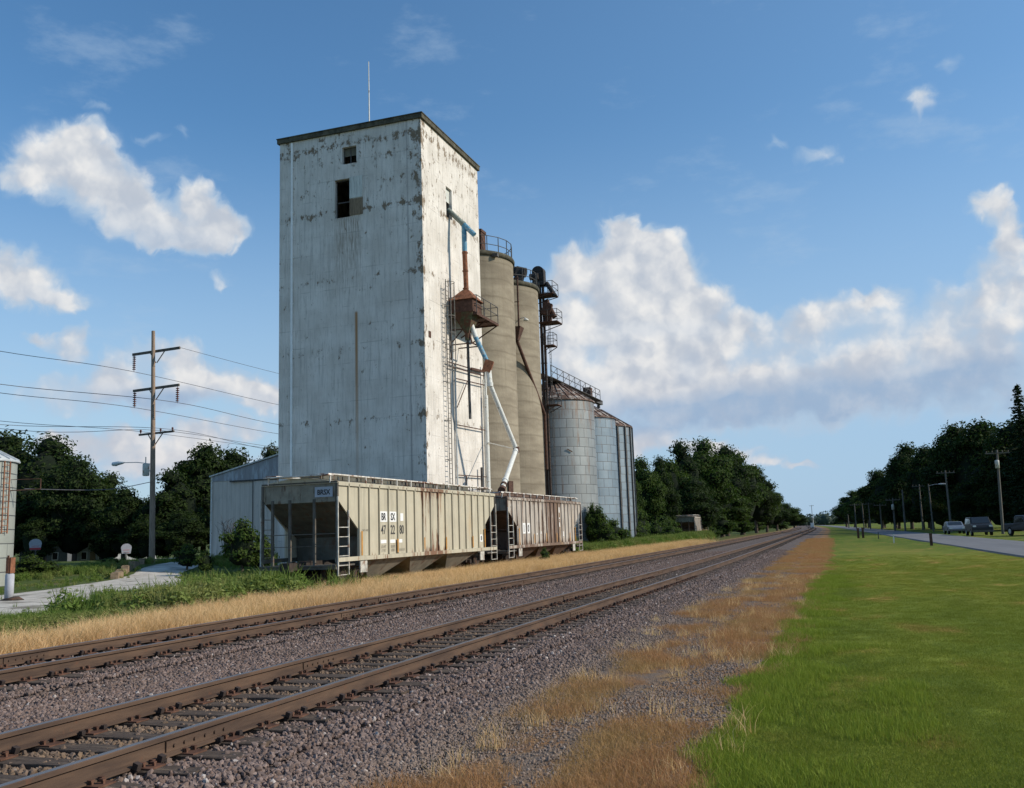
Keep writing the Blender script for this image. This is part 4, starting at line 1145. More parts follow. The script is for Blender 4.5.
def broadleaf(seed, H_=12., R_=4.6, n_lobes=22, leaves=11000, size=.42, low=.18, m=None, squash=1.):
    """crown of many leaf sized faces gathered in lobes, open between them; returns (crown mesh, trunk mesh)"""
    rnd = random.Random(seed); lobes = []
    cz = H_*(low + (1-low)*.5); hz = H_*(1-low)*.5
    for i in range(n_lobes):
        while True:
            p = Vector((rnd.uniform(-1, 1), rnd.uniform(-1, 1), rnd.uniform(-1, 1)))
            if .35 < p.length < .86: break
        wz = 1.0 - .35*max(0, p.z)**2
        r = rnd.uniform(.24, .40)*R_
        lobes.append((Vector((p.x*R_*wz*.80, p.y*R_*wz*.80, cz + p.z*(hz-r*.75))), r*rnd.uniform(.85, 1.15), r*rnd.uniform(.65, .9)))
    lobes.append((Vector((rnd.uniform(-.2, .2)*R_, 0, H_-R_*.30)), R_*.34, R_*.30))
    crown = MB(); tot = sum(l[1]**2 for l in lobes)
    for c, r, rz in lobes:
        n = int(leaves*r*r/tot)
        for k in range(n):
            d = Vector((rnd.gauss(0, 1), rnd.gauss(0, 1), rnd.gauss(0, 1))).normalized()
            if d.z < -.3 and rnd.random() < .5: continue
            bump = 1 + .28*mnoise.noise(d*2.3 + c)
            q = rnd.random()**.35 * bump if rnd.random() < .85 else bump*rnd.uniform(1., 1.18)
            p = c + Vector((d.x*r*q, d.y*r*q, d.z*rz*q))
            leaf_quad(crown, p, (d + Vector((0, 0, .35))).normalized(), size*rnd.uniform(.6, 1.25), rnd)
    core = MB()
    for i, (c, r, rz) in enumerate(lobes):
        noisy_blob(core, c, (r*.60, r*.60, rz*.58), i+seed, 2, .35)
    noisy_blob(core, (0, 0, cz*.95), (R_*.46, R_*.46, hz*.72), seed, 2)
    tr = MB()
    top = Vector((rnd.uniform(-.3, .3), rnd.uniform(-.3, .3), H_*.55))
    tr.curve([(0, 0, -.5), (0, 0, .3), (top.x*.3, top.y*.3, H_*.2), (top.x, top.y, H_*.55)], [R_*.085, R_*.062, R_*.05, R_*.025], 8)
    for c, r, rz in lobes[:9]:
        st = Vector((top.x*.4, top.y*.4, H_*rnd.uniform(.16, .34)))
        tr.curve([st, st.lerp(c, .5) + Vector((0, 0, -.2)), c], [R_*.028, R_*.018, R_*.008], 6)
    return crown.mesh('crown', m or M_leafd), core.mesh('core', M_core), tr.mesh('trunk', M_bark)

def put_tree(name, label, meshes, x, y, h, r, base_h, base_r, group, z=None, rz=None, mat_=None, cat='tree'):
    z = ground_z(x, y) if z is None else z
    t = empty(name, (x, y, z), rnd.uniform(0, 6.28) if rz is None else rz, label, cat, group)
    s = (r/base_r, r/base_r, (h-z)/base_h)
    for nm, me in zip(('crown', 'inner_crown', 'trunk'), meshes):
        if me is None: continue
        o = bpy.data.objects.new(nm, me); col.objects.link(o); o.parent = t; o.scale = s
    return t
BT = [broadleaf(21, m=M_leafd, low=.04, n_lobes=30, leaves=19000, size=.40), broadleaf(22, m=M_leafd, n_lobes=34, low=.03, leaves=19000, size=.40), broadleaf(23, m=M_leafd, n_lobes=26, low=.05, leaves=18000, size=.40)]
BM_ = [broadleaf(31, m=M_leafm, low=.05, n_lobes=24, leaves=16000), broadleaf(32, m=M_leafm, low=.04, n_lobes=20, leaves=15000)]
rnd = random.Random(77)
def words_pos(i, n): return ['first', 'second', 'third', 'fourth', 'fifth', 'sixth', 'seventh', 'eighth', 'ninth', 'tenth', 'eleventh', 'twelfth', 'thirteenth', 'fourteenth', 'fifteenth', 'sixteenth'][i]

# dense dark wood behind the yard on the left
LEFT = [(-107.9,99,17.5,6.6),(-98.4,97,16.3,5.8),(-121.9,104,17.8,7.2),(-88.5,92,12.6,3.6),(-88.1,96,10.8,3.4),(-79.5,90,8.4,2.9),(-85.9,100,7.5,3.2),(-73.7,92,10.3,3.5),(-73.8,97,13.5,4.1),(-72.8,101,13.2,4.0),(-63.7,94,10.8,2.5),(-69.0,104,13.6,2.5),(-74.2,88,5.1,2.5)]
LEFTL = ['large dark tree at the left edge of the photo, above the round grain bin', 'large dark round tree just right of the left grain bin', 'dark tree outside the left edge behind the grain bin',
 'dark tree rising right of the tallest left trees, above the basketball hoop', 'dark tree with a sloping crown midway between grain bin and utility pole', 'low dark tree just left of the utility pole, below the street lamp',
 'low dark tree behind the gap left of the utility pole', 'dark tree immediately right of the utility pole base', 'tall dark crown between utility pole and metal shed', 'broad dark tree rising above the low end of the metal shed',
 'small dark treetop showing above the shed roof beside the white tower', 'dark treetop above the middle of the shed roof slope', 'low tree behind the base of the utility pole']
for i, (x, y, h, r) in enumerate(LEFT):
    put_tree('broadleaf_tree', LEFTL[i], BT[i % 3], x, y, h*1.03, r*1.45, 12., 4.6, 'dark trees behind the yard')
for i, (x, y, h, r, lb) in enumerate([(-98, 90, 6.5, 5, 'low dark tree filling in below the large tree right of the left grain bin'), (-90.5, 88, 5.6, 3.2, 'low dark tree beyond the leftmost basketball hoop'), (-84.2, 93, 5.4, 3.4, 'low dark shrubby tree beside the right basketball hoop'), (-108, 92, 7., 6, 'low dark tree behind the round grain bin'),
        (-79, 97, 7., 4, 'dark understorey tree directly behind the utility pole'), (-70, 88, 5.5, 3.4, 'low dark tree against the left end of the metal shed')]):
    put_tree('broadleaf_tree', lb, BT[(i+1) % 3], x, y, h, r, 12., 4.6, 'dark trees behind the yard')

# trees along the line beyond the bins
MID = [(-27.6,132,11.2,2.2),(-26.4,138,11.7,2.0),(-26.9,150,12.0,2.4),(-25.9,160,15.6,3.2),(-24.2,172,16.6,3.8),(-23.1,188,16.8,4.2),(-22.0,205,16.4,4.1),(-20.9,222,14.6,4.0),(-20.1,240,10.6,3.4),(-20.7,280,9.4,3.4),(-22.6,350,8.7,3.5),(-25.8,450,7.5,4.1),(-28.0,124,9.5,1.5),(-23.7,150,9.1,3.0),(-23.0,180,8.4,3.6)]
MIDL = ['tree just right of the far steel bin', 'slim tree beside the far steel bin, second from it', 'tree to the right of the gap beside the bins', 'tall tree with a ragged top, start of the big clump above the distant hopper car',
 'tallest tree of the big clump above the distant hopper car', 'broad tree in the middle of the big clump beside the line', 'rounded tree on the right shoulder of the big clump', 'lower tree at the right side of the big clump by the line',
 'small tree where the big clump runs down to the rails', 'trackside tree farther on, right of the big clump', 'distant trackside tree near where the rails vanish', 'farthest single trackside tree on the left of the rails',
 'low tree in front of the far steel bin row', 'low leafy tree behind the distant hopper car', 'low leafy tree right of the distant hopper car']
for i, (x, y, h, r) in enumerate(MID):
    put_tree('broadleaf_tree', MIDL[i], (BT if i % 2 else BM_)[i % 2], x, y, h*1.05, r*1.65, 12., 4.6, 'trees along the left of the line')
# trees right of the road
RIGHT = [(22.0,150,14.7,3.9),(18.6,148,13.9,3.6),(16.6,160,15.3,3.9),(13.6,165,15.6,3.3),(12.4,175,14.7,2.1),(10.9,190,14.1,3.4),(8.3,205,15.9,3.1),(6.4,235,13.3,3.8),(4.0,250,13.2,3.5),(1.5,290,10.7,3.5),(-2.2,320,10.8,3.8),(-5.1,360,8.6,3.2),(24.0,140,15.4,3.7),(17.0,190,10.5,4.6),(23.8,180,9.6,4.7),(12.7,220,10.1,4.8)]
RIGHTL = ['dark tree at the right edge of the photo beside the spruce', 'dark tree just left of the spruce', 'dark tree between the spruce and the tall flat topped row', 'dark flat topped tree on the right of the road', 'slim dark tree at the left end of the flat topped row',
 'dark tree below the flat topped row, left of it', 'dark tree with a domed top leaning over the road', 'lower dark tree left of the domed one', 'dark tree where the tall row drops toward the road', 'rounded paler tree near the far end of the road',
 'rounded tree at the far end of the right hand row', 'farthest low tree of the right hand row', 'dark tree beyond the right edge of the photo', 'dark tree behind the silver car', 'dark tree behind the dark van', 'dark tree behind the middle utility poles']
for i, (x, y, h, r) in enumerate(RIGHT):
    put_tree('broadleaf_tree', RIGHTL[i], (BM_[i % 2] if i in (9, 10, 11) else BT[i % 3]), x + 2.2, y, h*1.08, r*1.95, 12., 4.6, 'dark trees along the right of the road')
und = [(19, 144, 6.5, 4.2, 'low tree behind the dark pickup'), (25, 139, 7., 4., 'low tree at the right edge of the photo'), (15.5, 152, 7, 4, 'low tree right of the silver car'), (13.5, 172, 7, 4, 'low tree left of the silver car'), (12, 196, 8, 4.5, 'low tree behind the poles left of the street lamp'), (9, 226, 9, 5, 'low tree in shade near the middle of the row'), (7, 262, 8, 5, 'low shaded tree where the row narrows'), (3, 305, 7.5, 4.5, 'low tree near the far end of the road')]
for i, (x, y, h, r, lb) in enumerate(und):
    put_tree('broadleaf_tree', lb, BT[i % 3], x, y, h, r, 12., 4.6, 'dark trees along the right of the road')

# spruce
def spruce_mesh(seed, H_=18., R_=3.2):
    rnd = random.Random(seed); cr = MB(); tr = MB()
    tr.curve([(0, 0, -.3), (0, 0, H_*.5), (0, 0, H_)], [.28, .16, .02], 8)
    z = 1.2
    while z < H_-.3:
        f = 1 - z/H_; nb = int(9 + 6*f); rr = R_*(f**.8)*rnd.uniform(.8, 1.12)
        for k in range(nb):
            a = 2*pi*(k + rnd.random())/nb; L_ = rr*rnd.uniform(.7, 1.15)
            for q in range(int(5 + L_*7)):
                t = rnd.random()**.7
                p = Vector((cos(a)*L_*t + rnd.gauss(0, .08), sin(a)*L_*t + rnd.gauss(0, .08), z - L_*.28*t + .5*t*t*.3 + rnd.gauss(0, .06)))
                leaf_quad(cr, p, Vector((cos(a)*.2, sin(a)*.2, 1)), .38*rnd.uniform(.7, 1.2), rnd)
        z += .30 + .12*f
    return cr.mesh('crown', M_leafs), None, tr.mesh('trunk', M_bark)
SPR = spruce_mesh(3)
put_tree('spruce_tree', 'tall pointed dark spruce rising above the trees at the right edge', SPR, 21.3, 138, 18.9, 4.4, 18., 3.2, None)

# bushes
BB = [broadleaf(41, 3., 1.6, 12, 3600, .20, .0, M_leafb), broadleaf(42, 3., 1.6, 9, 3000, .22, .0, M_leafb)]
BUSH = [(-33.8,48,3.0,1.2),(-33.8,50,2.2,1.0),(-40.8,52,1.7,0.9),(-37.9,50,1.3,0.6),(-45.6,44,1.4,1.1),(-46.1,46,1.0,0.9),(-21.6,84,3.8,1.0),(-21.4,88,2.7,1.3),(-22.2,84,4.1,0.7),(-25.1,118,3.1,1.4),(-22.8,116,2.6,1.4),(-20.7,114,2.0,1.2),(-24.3,112,4.6,1.6),(-22.3,95,1.8,1.2),(-23.2,124,3.3,1.8),(-22.0,170,3.7,2.4),(-21.9,200,3.3,2.4),(-19.4,140,1.6,1.1),(-16.6,52,0.9,0.3),(-21.2,300,3.1,2.4),(-21.8,230,3.0,2.3)]
BUSHL = ['leafy green bush in front of the shed door, left of the cream hopper', 'lower part of the green bush growing against the hopper end', 'small dark green bush between utility pole and shed', 'low bush beside the end of the gravel drive',
 'dark bush right of the left grain bin under the basketball hoop', 'low bush by the drive in front of the small white house', 'tall bush in front of the largest steel bin', 'low bush at the foot of the largest steel bin', 'tall bush touching the far end of the rusty hopper',
 'bush left of the distant hopper car', 'bush immediately left of the distant hopper car end', 'low bush in front of the distant hopper car', 'large bush right of the far steel bin', 'low bush at the foot of the middle steel bin', 'rounded bush behind the distant hopper car',
 'bush under the big clump of trees, right of the distant hopper', 'bush at the foot of the big clump farther right', 'small bush right of the distant hopper car end', 'weedy sprig growing up in front of the rusty hopper side', 'far bush beside the rails near the vanishing point', 'bush at the rail edge below the big clump']
for i, (x, y, h, r) in enumerate(BUSH):
    put_tree('bush', BUSHL[i], BB[i % 2], x, y, h*1.05, r*1.35, 3., 1.6, 'bushes', cat='bush')
for (x, y, h, r, lb) in ((-22.6, 76., 3.3, 1.4, 'leafy bush at the foot of the concrete silo behind the rusty hopper'), (-21.4, 70.5, 2.6, 1.3, 'bush behind the far end of the rusty hopper car'), (-22.5, 104, 2.6, 1.7, 'bush at the foot of the far steel bin'), (-24., 130., 3.2, 2., 'bush below the trees right of the steel bins'),
        (-51.5, 57, 1.0, 1.1, 'weedy bush at the foot of the utility pole'), (-25, 165, 3.4, 2.5, 'bush in the shade behind the distant hopper car end'), (-20.6, 82., 2.6, 1.3, 'bush at the lower left of the largest steel bin')):
    put_tree('bush', lb, BB[int(h*10) % 2], x, y, h, r*1.2, 3., 1.6, 'bushes', cat='bush')
# the bare brown shrub in front of the shed
mb = MB(); rr = random.Random(9)
for k in range(26):
    a = rr.uniform(0, 6.28); p = Vector((rr.gauss(0, .15), rr.gauss(0, .15), 0)); pts = [p.copy()]
    for q in range(6):
        p = p + Vector((cos(a)*.13, sin(a)*.13, .52*rr.uniform(.7, 1.1))); a += rr.uniform(-.6, .6); pts.append(p.copy())
        if q > 1:
            e = p + Vector((rr.gauss(0, .25), rr.gauss(0, .25), .35)); mb.curve([p, e], [.014, .004], 4)
    mb.curve(pts, [.03, .026, .022, .018, .014, .01, .006], 5)
o = mb.build('dead_shrub', simple('dead_twig', (.13, .095, .07), .95, var=.3), None, fix=False); o.location = (-47.8, 66, ground_z(-47.8, 66))
tag(o, 'leafless brown shrub standing in front of the left part of the metal shed', 'shrub')

# far woods closing the view
mb = MB(); rr = random.Random(4)
for k in range(150):
    x = -330 + k*4.6; y = 820 + rr.uniform(-40, 60) + abs(x+40)*.1; h = rr.uniform(8, 13)
    for q in range(90):
        d = Vector((rr.gauss(0, 1), rr.gauss(0, 1), rr.gauss(0, 1))).normalized()
        leaf_quad(mb, Vector((x + d.x*7, y + d.y*6, max(0, h*.5 + d.z*h*.5))), d, 2.6, rr)
    noisy_blob(mb, (x, y+3, h*.4), (6, 5, h*.5), k, 1)
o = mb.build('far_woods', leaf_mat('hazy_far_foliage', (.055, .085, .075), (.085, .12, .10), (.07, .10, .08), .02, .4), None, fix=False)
o['kind'] = 'stuff'
tag(o, 'hazy line of far off woods closing the horizon', 'woods')
# mid distance line of trackside trees beyond the single ones
mb = MB(); rr = random.Random(14)
for k in range(60):
    y = 300 + k*8; x = off(y) - 24 - rr.uniform(0, 9); h = rr.uniform(6.5, 9.5)
    for q in range(170):
        d = Vector((rr.gauss(0, 1), rr.gauss(0, 1), rr.gauss(0, 1))).normalized()
        leaf_quad(mb, Vector((x + d.x*4.4, y + d.y*4.4, max(0, h*.5 + d.z*h*.5))), d, 1.5, rr)
    noisy_blob(mb, (x, y, h*.42), (3.4, 3.4, h*.45), k, 1)
o = mb.build('trackside_woods', leaf_mat('distant_foliage', (.022, .042, .016), (.045, .075, .026), (.05, .07, .03), .05, .5), None, fix=False)
o['kind'] = 'stuff'; tag(o, 'distant strip of woods along the left of the rails', 'woods')

# ================================================================ UTILITY POLE, LEFT
M_pole = simple('weathered_pole_wood', (.30, .225, .17), .92, var=.28, vs=3, stretch=(6, 6, .5), stain=(.10, .075, .06), sscale=3, sstretch=(5, 5, .4), bump=.5, bscale=12)
M_arm = simple('grey_crossarm_wood', (.13, .11, .09), .92, var=.3, vs=4)
M_ins = simple('brown_porcelain', (.13, .045, .035), .35, var=.15, vs=5)
M_lampw = simple('street_lamp_housing', (.62, .66, .68), .45, .1, var=.06, vs=4)
M_can = simple('transformer_can', (.55, .54, .49), .55, .0, var=.12, vs=5, stain=(.32, .16, .08), sscale=3, samt=(.56, .66))
M_wire = simple('aluminium_cable', (.10, .10, .11), .6, .3)
PX, PY = -51.95, 62.; PZ = ground_z(PX, PY)
PH = 18.96 - PZ
pole = empty('utility_pole', (PX, PY, PZ), 0, 'tall wooden utility pole with three crossarms and a street lamp, left of the tower', 'utility pole')
mb = MB(); mb.curve([(0, 0, -.5), (-.12, 0, PH*.3), (-.24, 0, PH*.6), (-.45, 0, PH)], [.235, .21, .18, .14], 14); mb.build('pole', M_pole, pole)
def arm(z, x0, x1, dz, m=M_arm, h=.2):
    b = MB(); b.bar((x0, .2, z - dz/2), (x1, .2, z + dz/2), .13, h)
    b.bar((-.35 - .55, .22, z-.02), (-.3, .22, z-.95), .06); b.bar((.35 + .25, .22, z+.02), (-.2, .22, z-.95), .06)
    return b.build('crossarm', m, pole)
ZA = [17.30-PZ, 14.28-PZ, 10.62-PZ]
arm(ZA[0], -2.62, 2.05, .14); arm(ZA[1], -2.45, 2.05, .14); arm(ZA[2], -1.75, 1.65, .08, h=.15)
def string(x, z, n=7, L_=1.3):
    b = MB(); b.bar((x, .2, z), (x, .2, z-L_-.08), .03)
    prof = []
    for k in range(n):
        q = -.12 - k*(L_-.12)/n; prof += [(.04, q), (.15, q-.05), (.12, q-.09), (.04, q-.1)]
    b.lathe(prof, 12, (x, .2, z)); return b.build('insulator_string', M_ins, pole)
string(-2.45, ZA[0]-.1); string(-2.3, ZA[1]-.1); string(1.9, ZA[1]-.02)
b = MB()
for x in (-1.6, .35, 1.5): b.lathe([(.02, .3), (.07, .26), (.09, .18), (.05, .16), (.08, .1), (.03, .02), (.02, -.1)], 10, (x, .2, ZA[2]+.08))
b.build('pin_insulator', M_ins, pole)
b = MB(); b.lathe([(.01, .98), (.24, .95), (.27, .9), (.26, .05), (.22, 0), (.01, -.02)], 20, (-.45, -.42, 7.2-PZ+.0)); b.tube((-.5, -.42, 8.1-PZ), (-.5, -.42, 8.7-PZ), .04, n=8); b.bar((-.2, -.2, 7.6-PZ), (-.45, -.3, 7.6-PZ), .1); b.build('transformer', M_can, pole)
b = MB(); b.curve([(-.3, -.1, 8.15-PZ), (-1.6, -.1, 8.35-PZ), (-3.0, -.1, 8.4-PZ)], .035, 6); la = b.build('lamp_bracket', M_galv, pole)
b = MB()
b.curve([(-2.9, -.1, 8.4-PZ), (-3.1, -.1, 8.4-PZ), (-3.5, -.1, 8.38-PZ), (-4.0, -.1, 8.33-PZ), (-4.12, -.1, 8.3-PZ)], [.06, .12, .17, .16, .05], 12); b.lathe([(.05, 0), (.15, .02), (.17, .12)], 14, (-3.75, -.1, 8.16-PZ)); b.build('lamp_head', M_lampw, la)
# the street lamp arm reaches left: make the wires
def cable(name, pts, r, label, m=M_wire):
    """sagging cable through control points in world space"""
    P = [Vector(p) for p in pts]; out = []
    for i in range(len(P)-1):
        p0 = P[max(0, i-1)]; p1 = P[i]; p2 = P[i+1]; p3 = P[min(len(P)-1, i+2)]
        for k in range(8):
            t = k/8
            out.append(.5*((2*p1) + (p2-p0)*t + (2*p0-5*p1+4*p2-p3)*t*t + (3*p1-p0-3*p2+p3)*t**3))
    out.append(P[-1])
    b = MB(); b.curve(out, r, 5); o = b.build(name, m, None, fix=False)
    return tag(o, label, 'cable', 'overhead wires on the left pole line')
cable('power_line', [(-54.4, 17, 16.2), (-54.4, 36, 15.2), (-54.4, 49.1, 15.3), (-54.4, 62.1, 15.8), (-54.4, 83.4, 15.5), (-54.4, 106, 15.6)], .022, 'uppermost long wire crossing the pole below its top crossarm')
cable('power_line', [(-54.3, 17, 13.4), (-54.3, 36, 12.4), (-54.3, 49.2, 12.4), (-54.3, 62.3, 12.85), (-54.3, 83.3, 12.5), (-54.3, 106, 12.7)], .022, 'wire hung from the left insulator string of the second crossarm')
cable('power_line', [(-50., 17, 13.2), (-50., 33, 12.3), (-49.95, 45.2, 12.1), (-50.05, 61.8, 12.93), (-49.9, 76.5, 12.5), (-49.9, 104, 12.6)], .022, 'wire hung from the right insulator string of the second crossarm')
cable('power_line', [(-49.95, 62.2, 17.4), (-49.8, 76.35, 17.3), (-49.8, 104, 17.5)], .018, 'topmost wire running from the right end of the top crossarm')
cable('power_line', [(-53.6, 17, 11.2), (-53.6, 33, 10.5), (-53.6, 48.7, 10.37), (-53.6, 62.2, 10.85), (-53.6, 82.2, 10.8), (-53.6, 106, 11.)], .018, 'wire on the left pin insulator of the lowest crossarm')
cable('power_line', [(-50.4, 17, 10.6), (-50.4, 33, 9.8), (-50.4, 45.8, 9.63), (-50.4, 62.2, 10.8), (-50.4, 77.3, 10.1), (-50.4, 104, 10.4)], .018, 'wire on the right pin insulator of the lowest crossarm')
cable('power_line', [(-51.6, 17, 10.4), (-51.9, 47.3, 9.6), (-51.6, 62.2, 10.8), (-52., 79.8, 10.7), (-52, 104, 10.9)], .018, 'wire on the middle pin insulator of the lowest crossarm')
cable('service_drop', [(-52.2, 61.8, 6.7), (-47.5, 52, 5.6), (-42.6, 40.5, 5.05)], .028, 'thin service cable sloping from the pole down to the left grain bin')

# ================================================================ LEFT GRAIN BIN
M_bin3 = bin_steel('pale_small_bin_sheets', (.40, .42, .38), (.46, .48, .44), .6, .70, 2.6)
M_broofl = simple('galvanised_roof_sheet', (.50, .53, .55), .5, .3, var=.12, vs=3)
b4 = steel_bin(-42.6, 36.4, 2.62, 6.3, 1.15, M_bin3, 'small galvanised grain bin cut off by the left edge of the photo', group=None, rm=M_broofl)
mb = MB()
a0 = atan2(-36.4, 42.6) + .86
cx_, cy_ = cos(a0), sin(a0); tx_, ty_ = -sin(a0), cos(a0)
for s in (-.2, .2): mb.bar((cx_*2.75 + tx_*s, cy_*2.75 + ty_*s, 2.6), (cx_*2.75 + tx_*s, cy_*2.75 + ty_*s, 6.2), .05)
z = 2.7
while z < 6.1: mb.bar((cx_*2.75 + tx_*-.2, cy_*2.75 + ty_*-.2, z), (cx_*2.75 + tx_*.2, cy_*2.75 + ty_*.2, z), .03); z += .3
mb.build('ladder', M_rust, b4)
mb = MB(); mb.bar((2.4, .9, 4.75), (3.7, 1.6, 4.8), .05); mb.bar((3.7, 1.6, 4.8), (3.7, 1.6, 5.3), .04); mb.bar((2.4, .9, 5.3), (3.7, 1.6, 5.32), .03); mb.build('gantry_rail', M_rustd, b4)

# bollard
bl = empty('bollard', (-28.45, 26.6, 0), 0, 'white bollard with an orange rusty post standing on it beside the drive, left edge', 'bollard')
MB().lathe([(.02, -.2), (.15, -.2), (.15, .92), (.12, .96), (.01, .97)], 20).build('post_sleeve', simple('white_concrete_post', (.38, .39, .42), .8, var=.12, vs=4), bl)
mb = MB(); mb.box(-.10, .12, -.1, .1, .97, 1.52); mb.box(-.03, .05, -.12, -.1, 1.0, 1.6); mb.build('post_cap', M_rust, bl)
mb = MB(); noisy_blob(mb, (.25, -.05, .05), (.42, .3, .11), 5, 2); o = mb.build('footing', M_under, bl)

# ================================================================ METAL SHED
def ribbed(name, c, stain, samt):
    m, nt = newmat(name); o = nt.obj(); x, y, z = nt.sep(o)
    cc = nt.mix(nt.ss(nt.noise(nt.scalev(o, (3, 3, .3)), 1.1, 5, .65), .35, .7), tuple(q*.86 for q in c), c)
    cc = nt.mix(nt.ss(nt.noise(nt.scalev(o, (2, 2, .4)), 1.3, 5, .7), *samt), cc, stain)
    w_ = nt.math('FRACT', nt.math('DIVIDE', nt.math('ADD', x, y), .45))
    rb = nt.ss(nt.math('ABSOLUTE', nt.math('SUBTRACT', w_, .5)), .0, .12, 1, 0)
    cc = nt.mix(nt.math('MULTIPLY', rb, .28), cc, tuple(q*.55 for q in c))
    finish(nt, cc, .55, .15, rb, .6, .03, .3); return m
M_shed = ribbed('ribbed_grey_siding', (.62, .57, .51), (.36, .35, .32), (.56, .72))
M_shed2 = ribbed('bluish_ribbed_gable', (.33, .34, .36), (.42, .46, .5), (.50, .62))
SX, SY = -52.5, 70.; SZ = ground_z(-48, 69)
shed = empty('metal_shed', (SX, SY, SZ), 0, 'grey ribbed metal shed with bluish gable, between the utility pole and the white tower', 'shed')
e_, rise, Wd, Dp = 6.6, 2.54, 18., 20.
mb = MB()
mb.add([(0, 0, -.6), (Wd, 0, -.6), (Wd, 0, e_), (0, 0, e_)], [(0, 1, 2, 3)])
mb.add([(0, 0, -.6), (0, Dp, -.6), (0, Dp, e_+.38), (0, 0, e_+.38)], [(0, 1, 2, 3)]); mb.add([(Wd, 0, -.6), (Wd, Dp, -.6), (Wd, Dp, e_+.38), (Wd, 0, e_+.38)], [(0, 1, 2, 3)])
mb.build('shed_wall', M_shed, shed, fix=False)
mb = MB(); mb.prism([(-.04, e_+.0), (Wd+.04, e_+.0), (Wd+.04, e_+.4), (Wd/2, e_+.4+rise*.78), (-.04, e_+.4)], 'y', -.06, .02); mb.build('gable', M_shed2, shed)
mb = MB()
for a, b in (((-.15, e_+.38), (Wd/2, e_+.4+rise*.78+.04)), ((Wd/2, e_+.4+rise*.78+.04), (Wd+.15, e_+.38))):
    mb.add([(a[0], -.2, a[1]), (b[0], -.2, b[1]), (b[0], Dp, b[1]), (a[0], Dp, a[1]), (a[0], -.2, a[1]+.12), (b[0], -.2, b[1]+.12), (b[0], Dp, b[1]+.12), (a[0], Dp, a[1]+.12)], [(0, 1, 2, 3), (4, 5, 6, 7), (0, 1, 5, 4), (3, 2, 6, 7), (0, 3, 7, 4), (1, 2, 6, 5)])
mb.build('roof', M_galv, shed)
mb = MB(); mb.box(4.35, 9.6, -.16, -.03, .05, e_-.15); dr = mb.build('sliding_door', M_shed, shed)
mb = MB(); mb.box(2.0, 12, -.24, -.07, e_-.14, e_-.02); mb.box(4.28, 4.36, -.18, -.02, .05, e_-.15); mb.build('door_track', M_iron, dr)
mb = MB(); mb.box(-.05, .1, -.07, .05, -.6, e_+.38); mb.build('corner_trim', M_white, shed)

# ================================================================ YARD: hoops, retaining blocks, houses, parked car
M_bbw = simple('white_backboard', (.36, .37, .41), .5, var=.08, vs=6)
M_red = simple('red_stripe', (.45, .05, .06), .6, var=.1)
def hoop_stand(x, y, ztop, label, stripe, r=.48):
    z0 = ground_z(x, y); H2 = ztop - z0
    t = empty('basketball_hoop', (x, y, z0), radians(42), label, 'basketball hoop')
    mb = MB(); mb.tube((0, .5, -.3), (0, .5, H2-.3), .05, n=8); mb.bar((0, .5, H2-.3), (0, .06, H2), .06); mb.build('hoop_post', M_iron, t)
    mb = MB()
    pts = [(r*1.15*cos(radians(a)), r*.95*sin(radians(a))+.1) for a in range(-20, 201, 20)] + [(-r*.95, -.38), (r*.95, -.38)]
    mb.prism([(p, q + H2) for p, q in pts], 'y', -.02, .04); bb = mb.build('backboard', M_bbw, t)
    mb = MB()
    if stripe: mb.box(-r*.98, r*.98, -.03, -.022, H2-.36, H2-.2)
    mb.box(-.24, .24, -.028, -.0225, H2-.1, H2-.07); mb.build('board_marking', M_red, bb)
    mb = MB(); pts = [(.22*cos(2*pi*i/16), -.28+.22*sin(2*pi*i/16), H2-.28) for i in range(17)]; mb.curve(pts, .014, 5); mb.build('rim', M_red, t)
hoop_stand(-58.6, 57, 1.8+.285, 'basketball hoop with a rounded white backboard and red stripe, beside the left grain bin', True, .38)
hoop_stand(-57.1, 65, 1.8-.26, 'basketball hoop with a pale plain backboard, left of the utility pole', False, .36)
M_stone = simple('tan_concrete_block', (.24, .18, .12), .95, var=.3, vs=3, stain=(.10, .075, .05), sscale=3)
for i, (x, y, r_) in enumerate(((-39.5, 44.3, -.93), (-41.4, 46.8, -.93), (-43.3, 49.4, -.95), (-45.2, 52.2, -.98), (-47.2, 55.4, -1.02))):
    mb = MB(); mb.cbox((0, 0, .05), (2.7, .4, .5)); mb.cbox((.2, .03, .32), (2.1, .34, .05))
    o = mb.build('retaining_block', M_stone, None); o.location = (x, y, ground_z(x, y)); o.rotation_euler = (0, 0, -r_+ 0*pi)
    o.rotation_euler = (0, .01*i, pi/2 + .62)
    tag(o, ['tan retaining block nearest the camera at the low end of the drive edge', 'tan retaining block second from the low end of the drive edge', 'tan retaining block in the middle of the row beside the drive', 'tan retaining block second from the utility pole', 'tan retaining block closest to the utility pole'][i], 'block', 'retaining blocks along the drive')
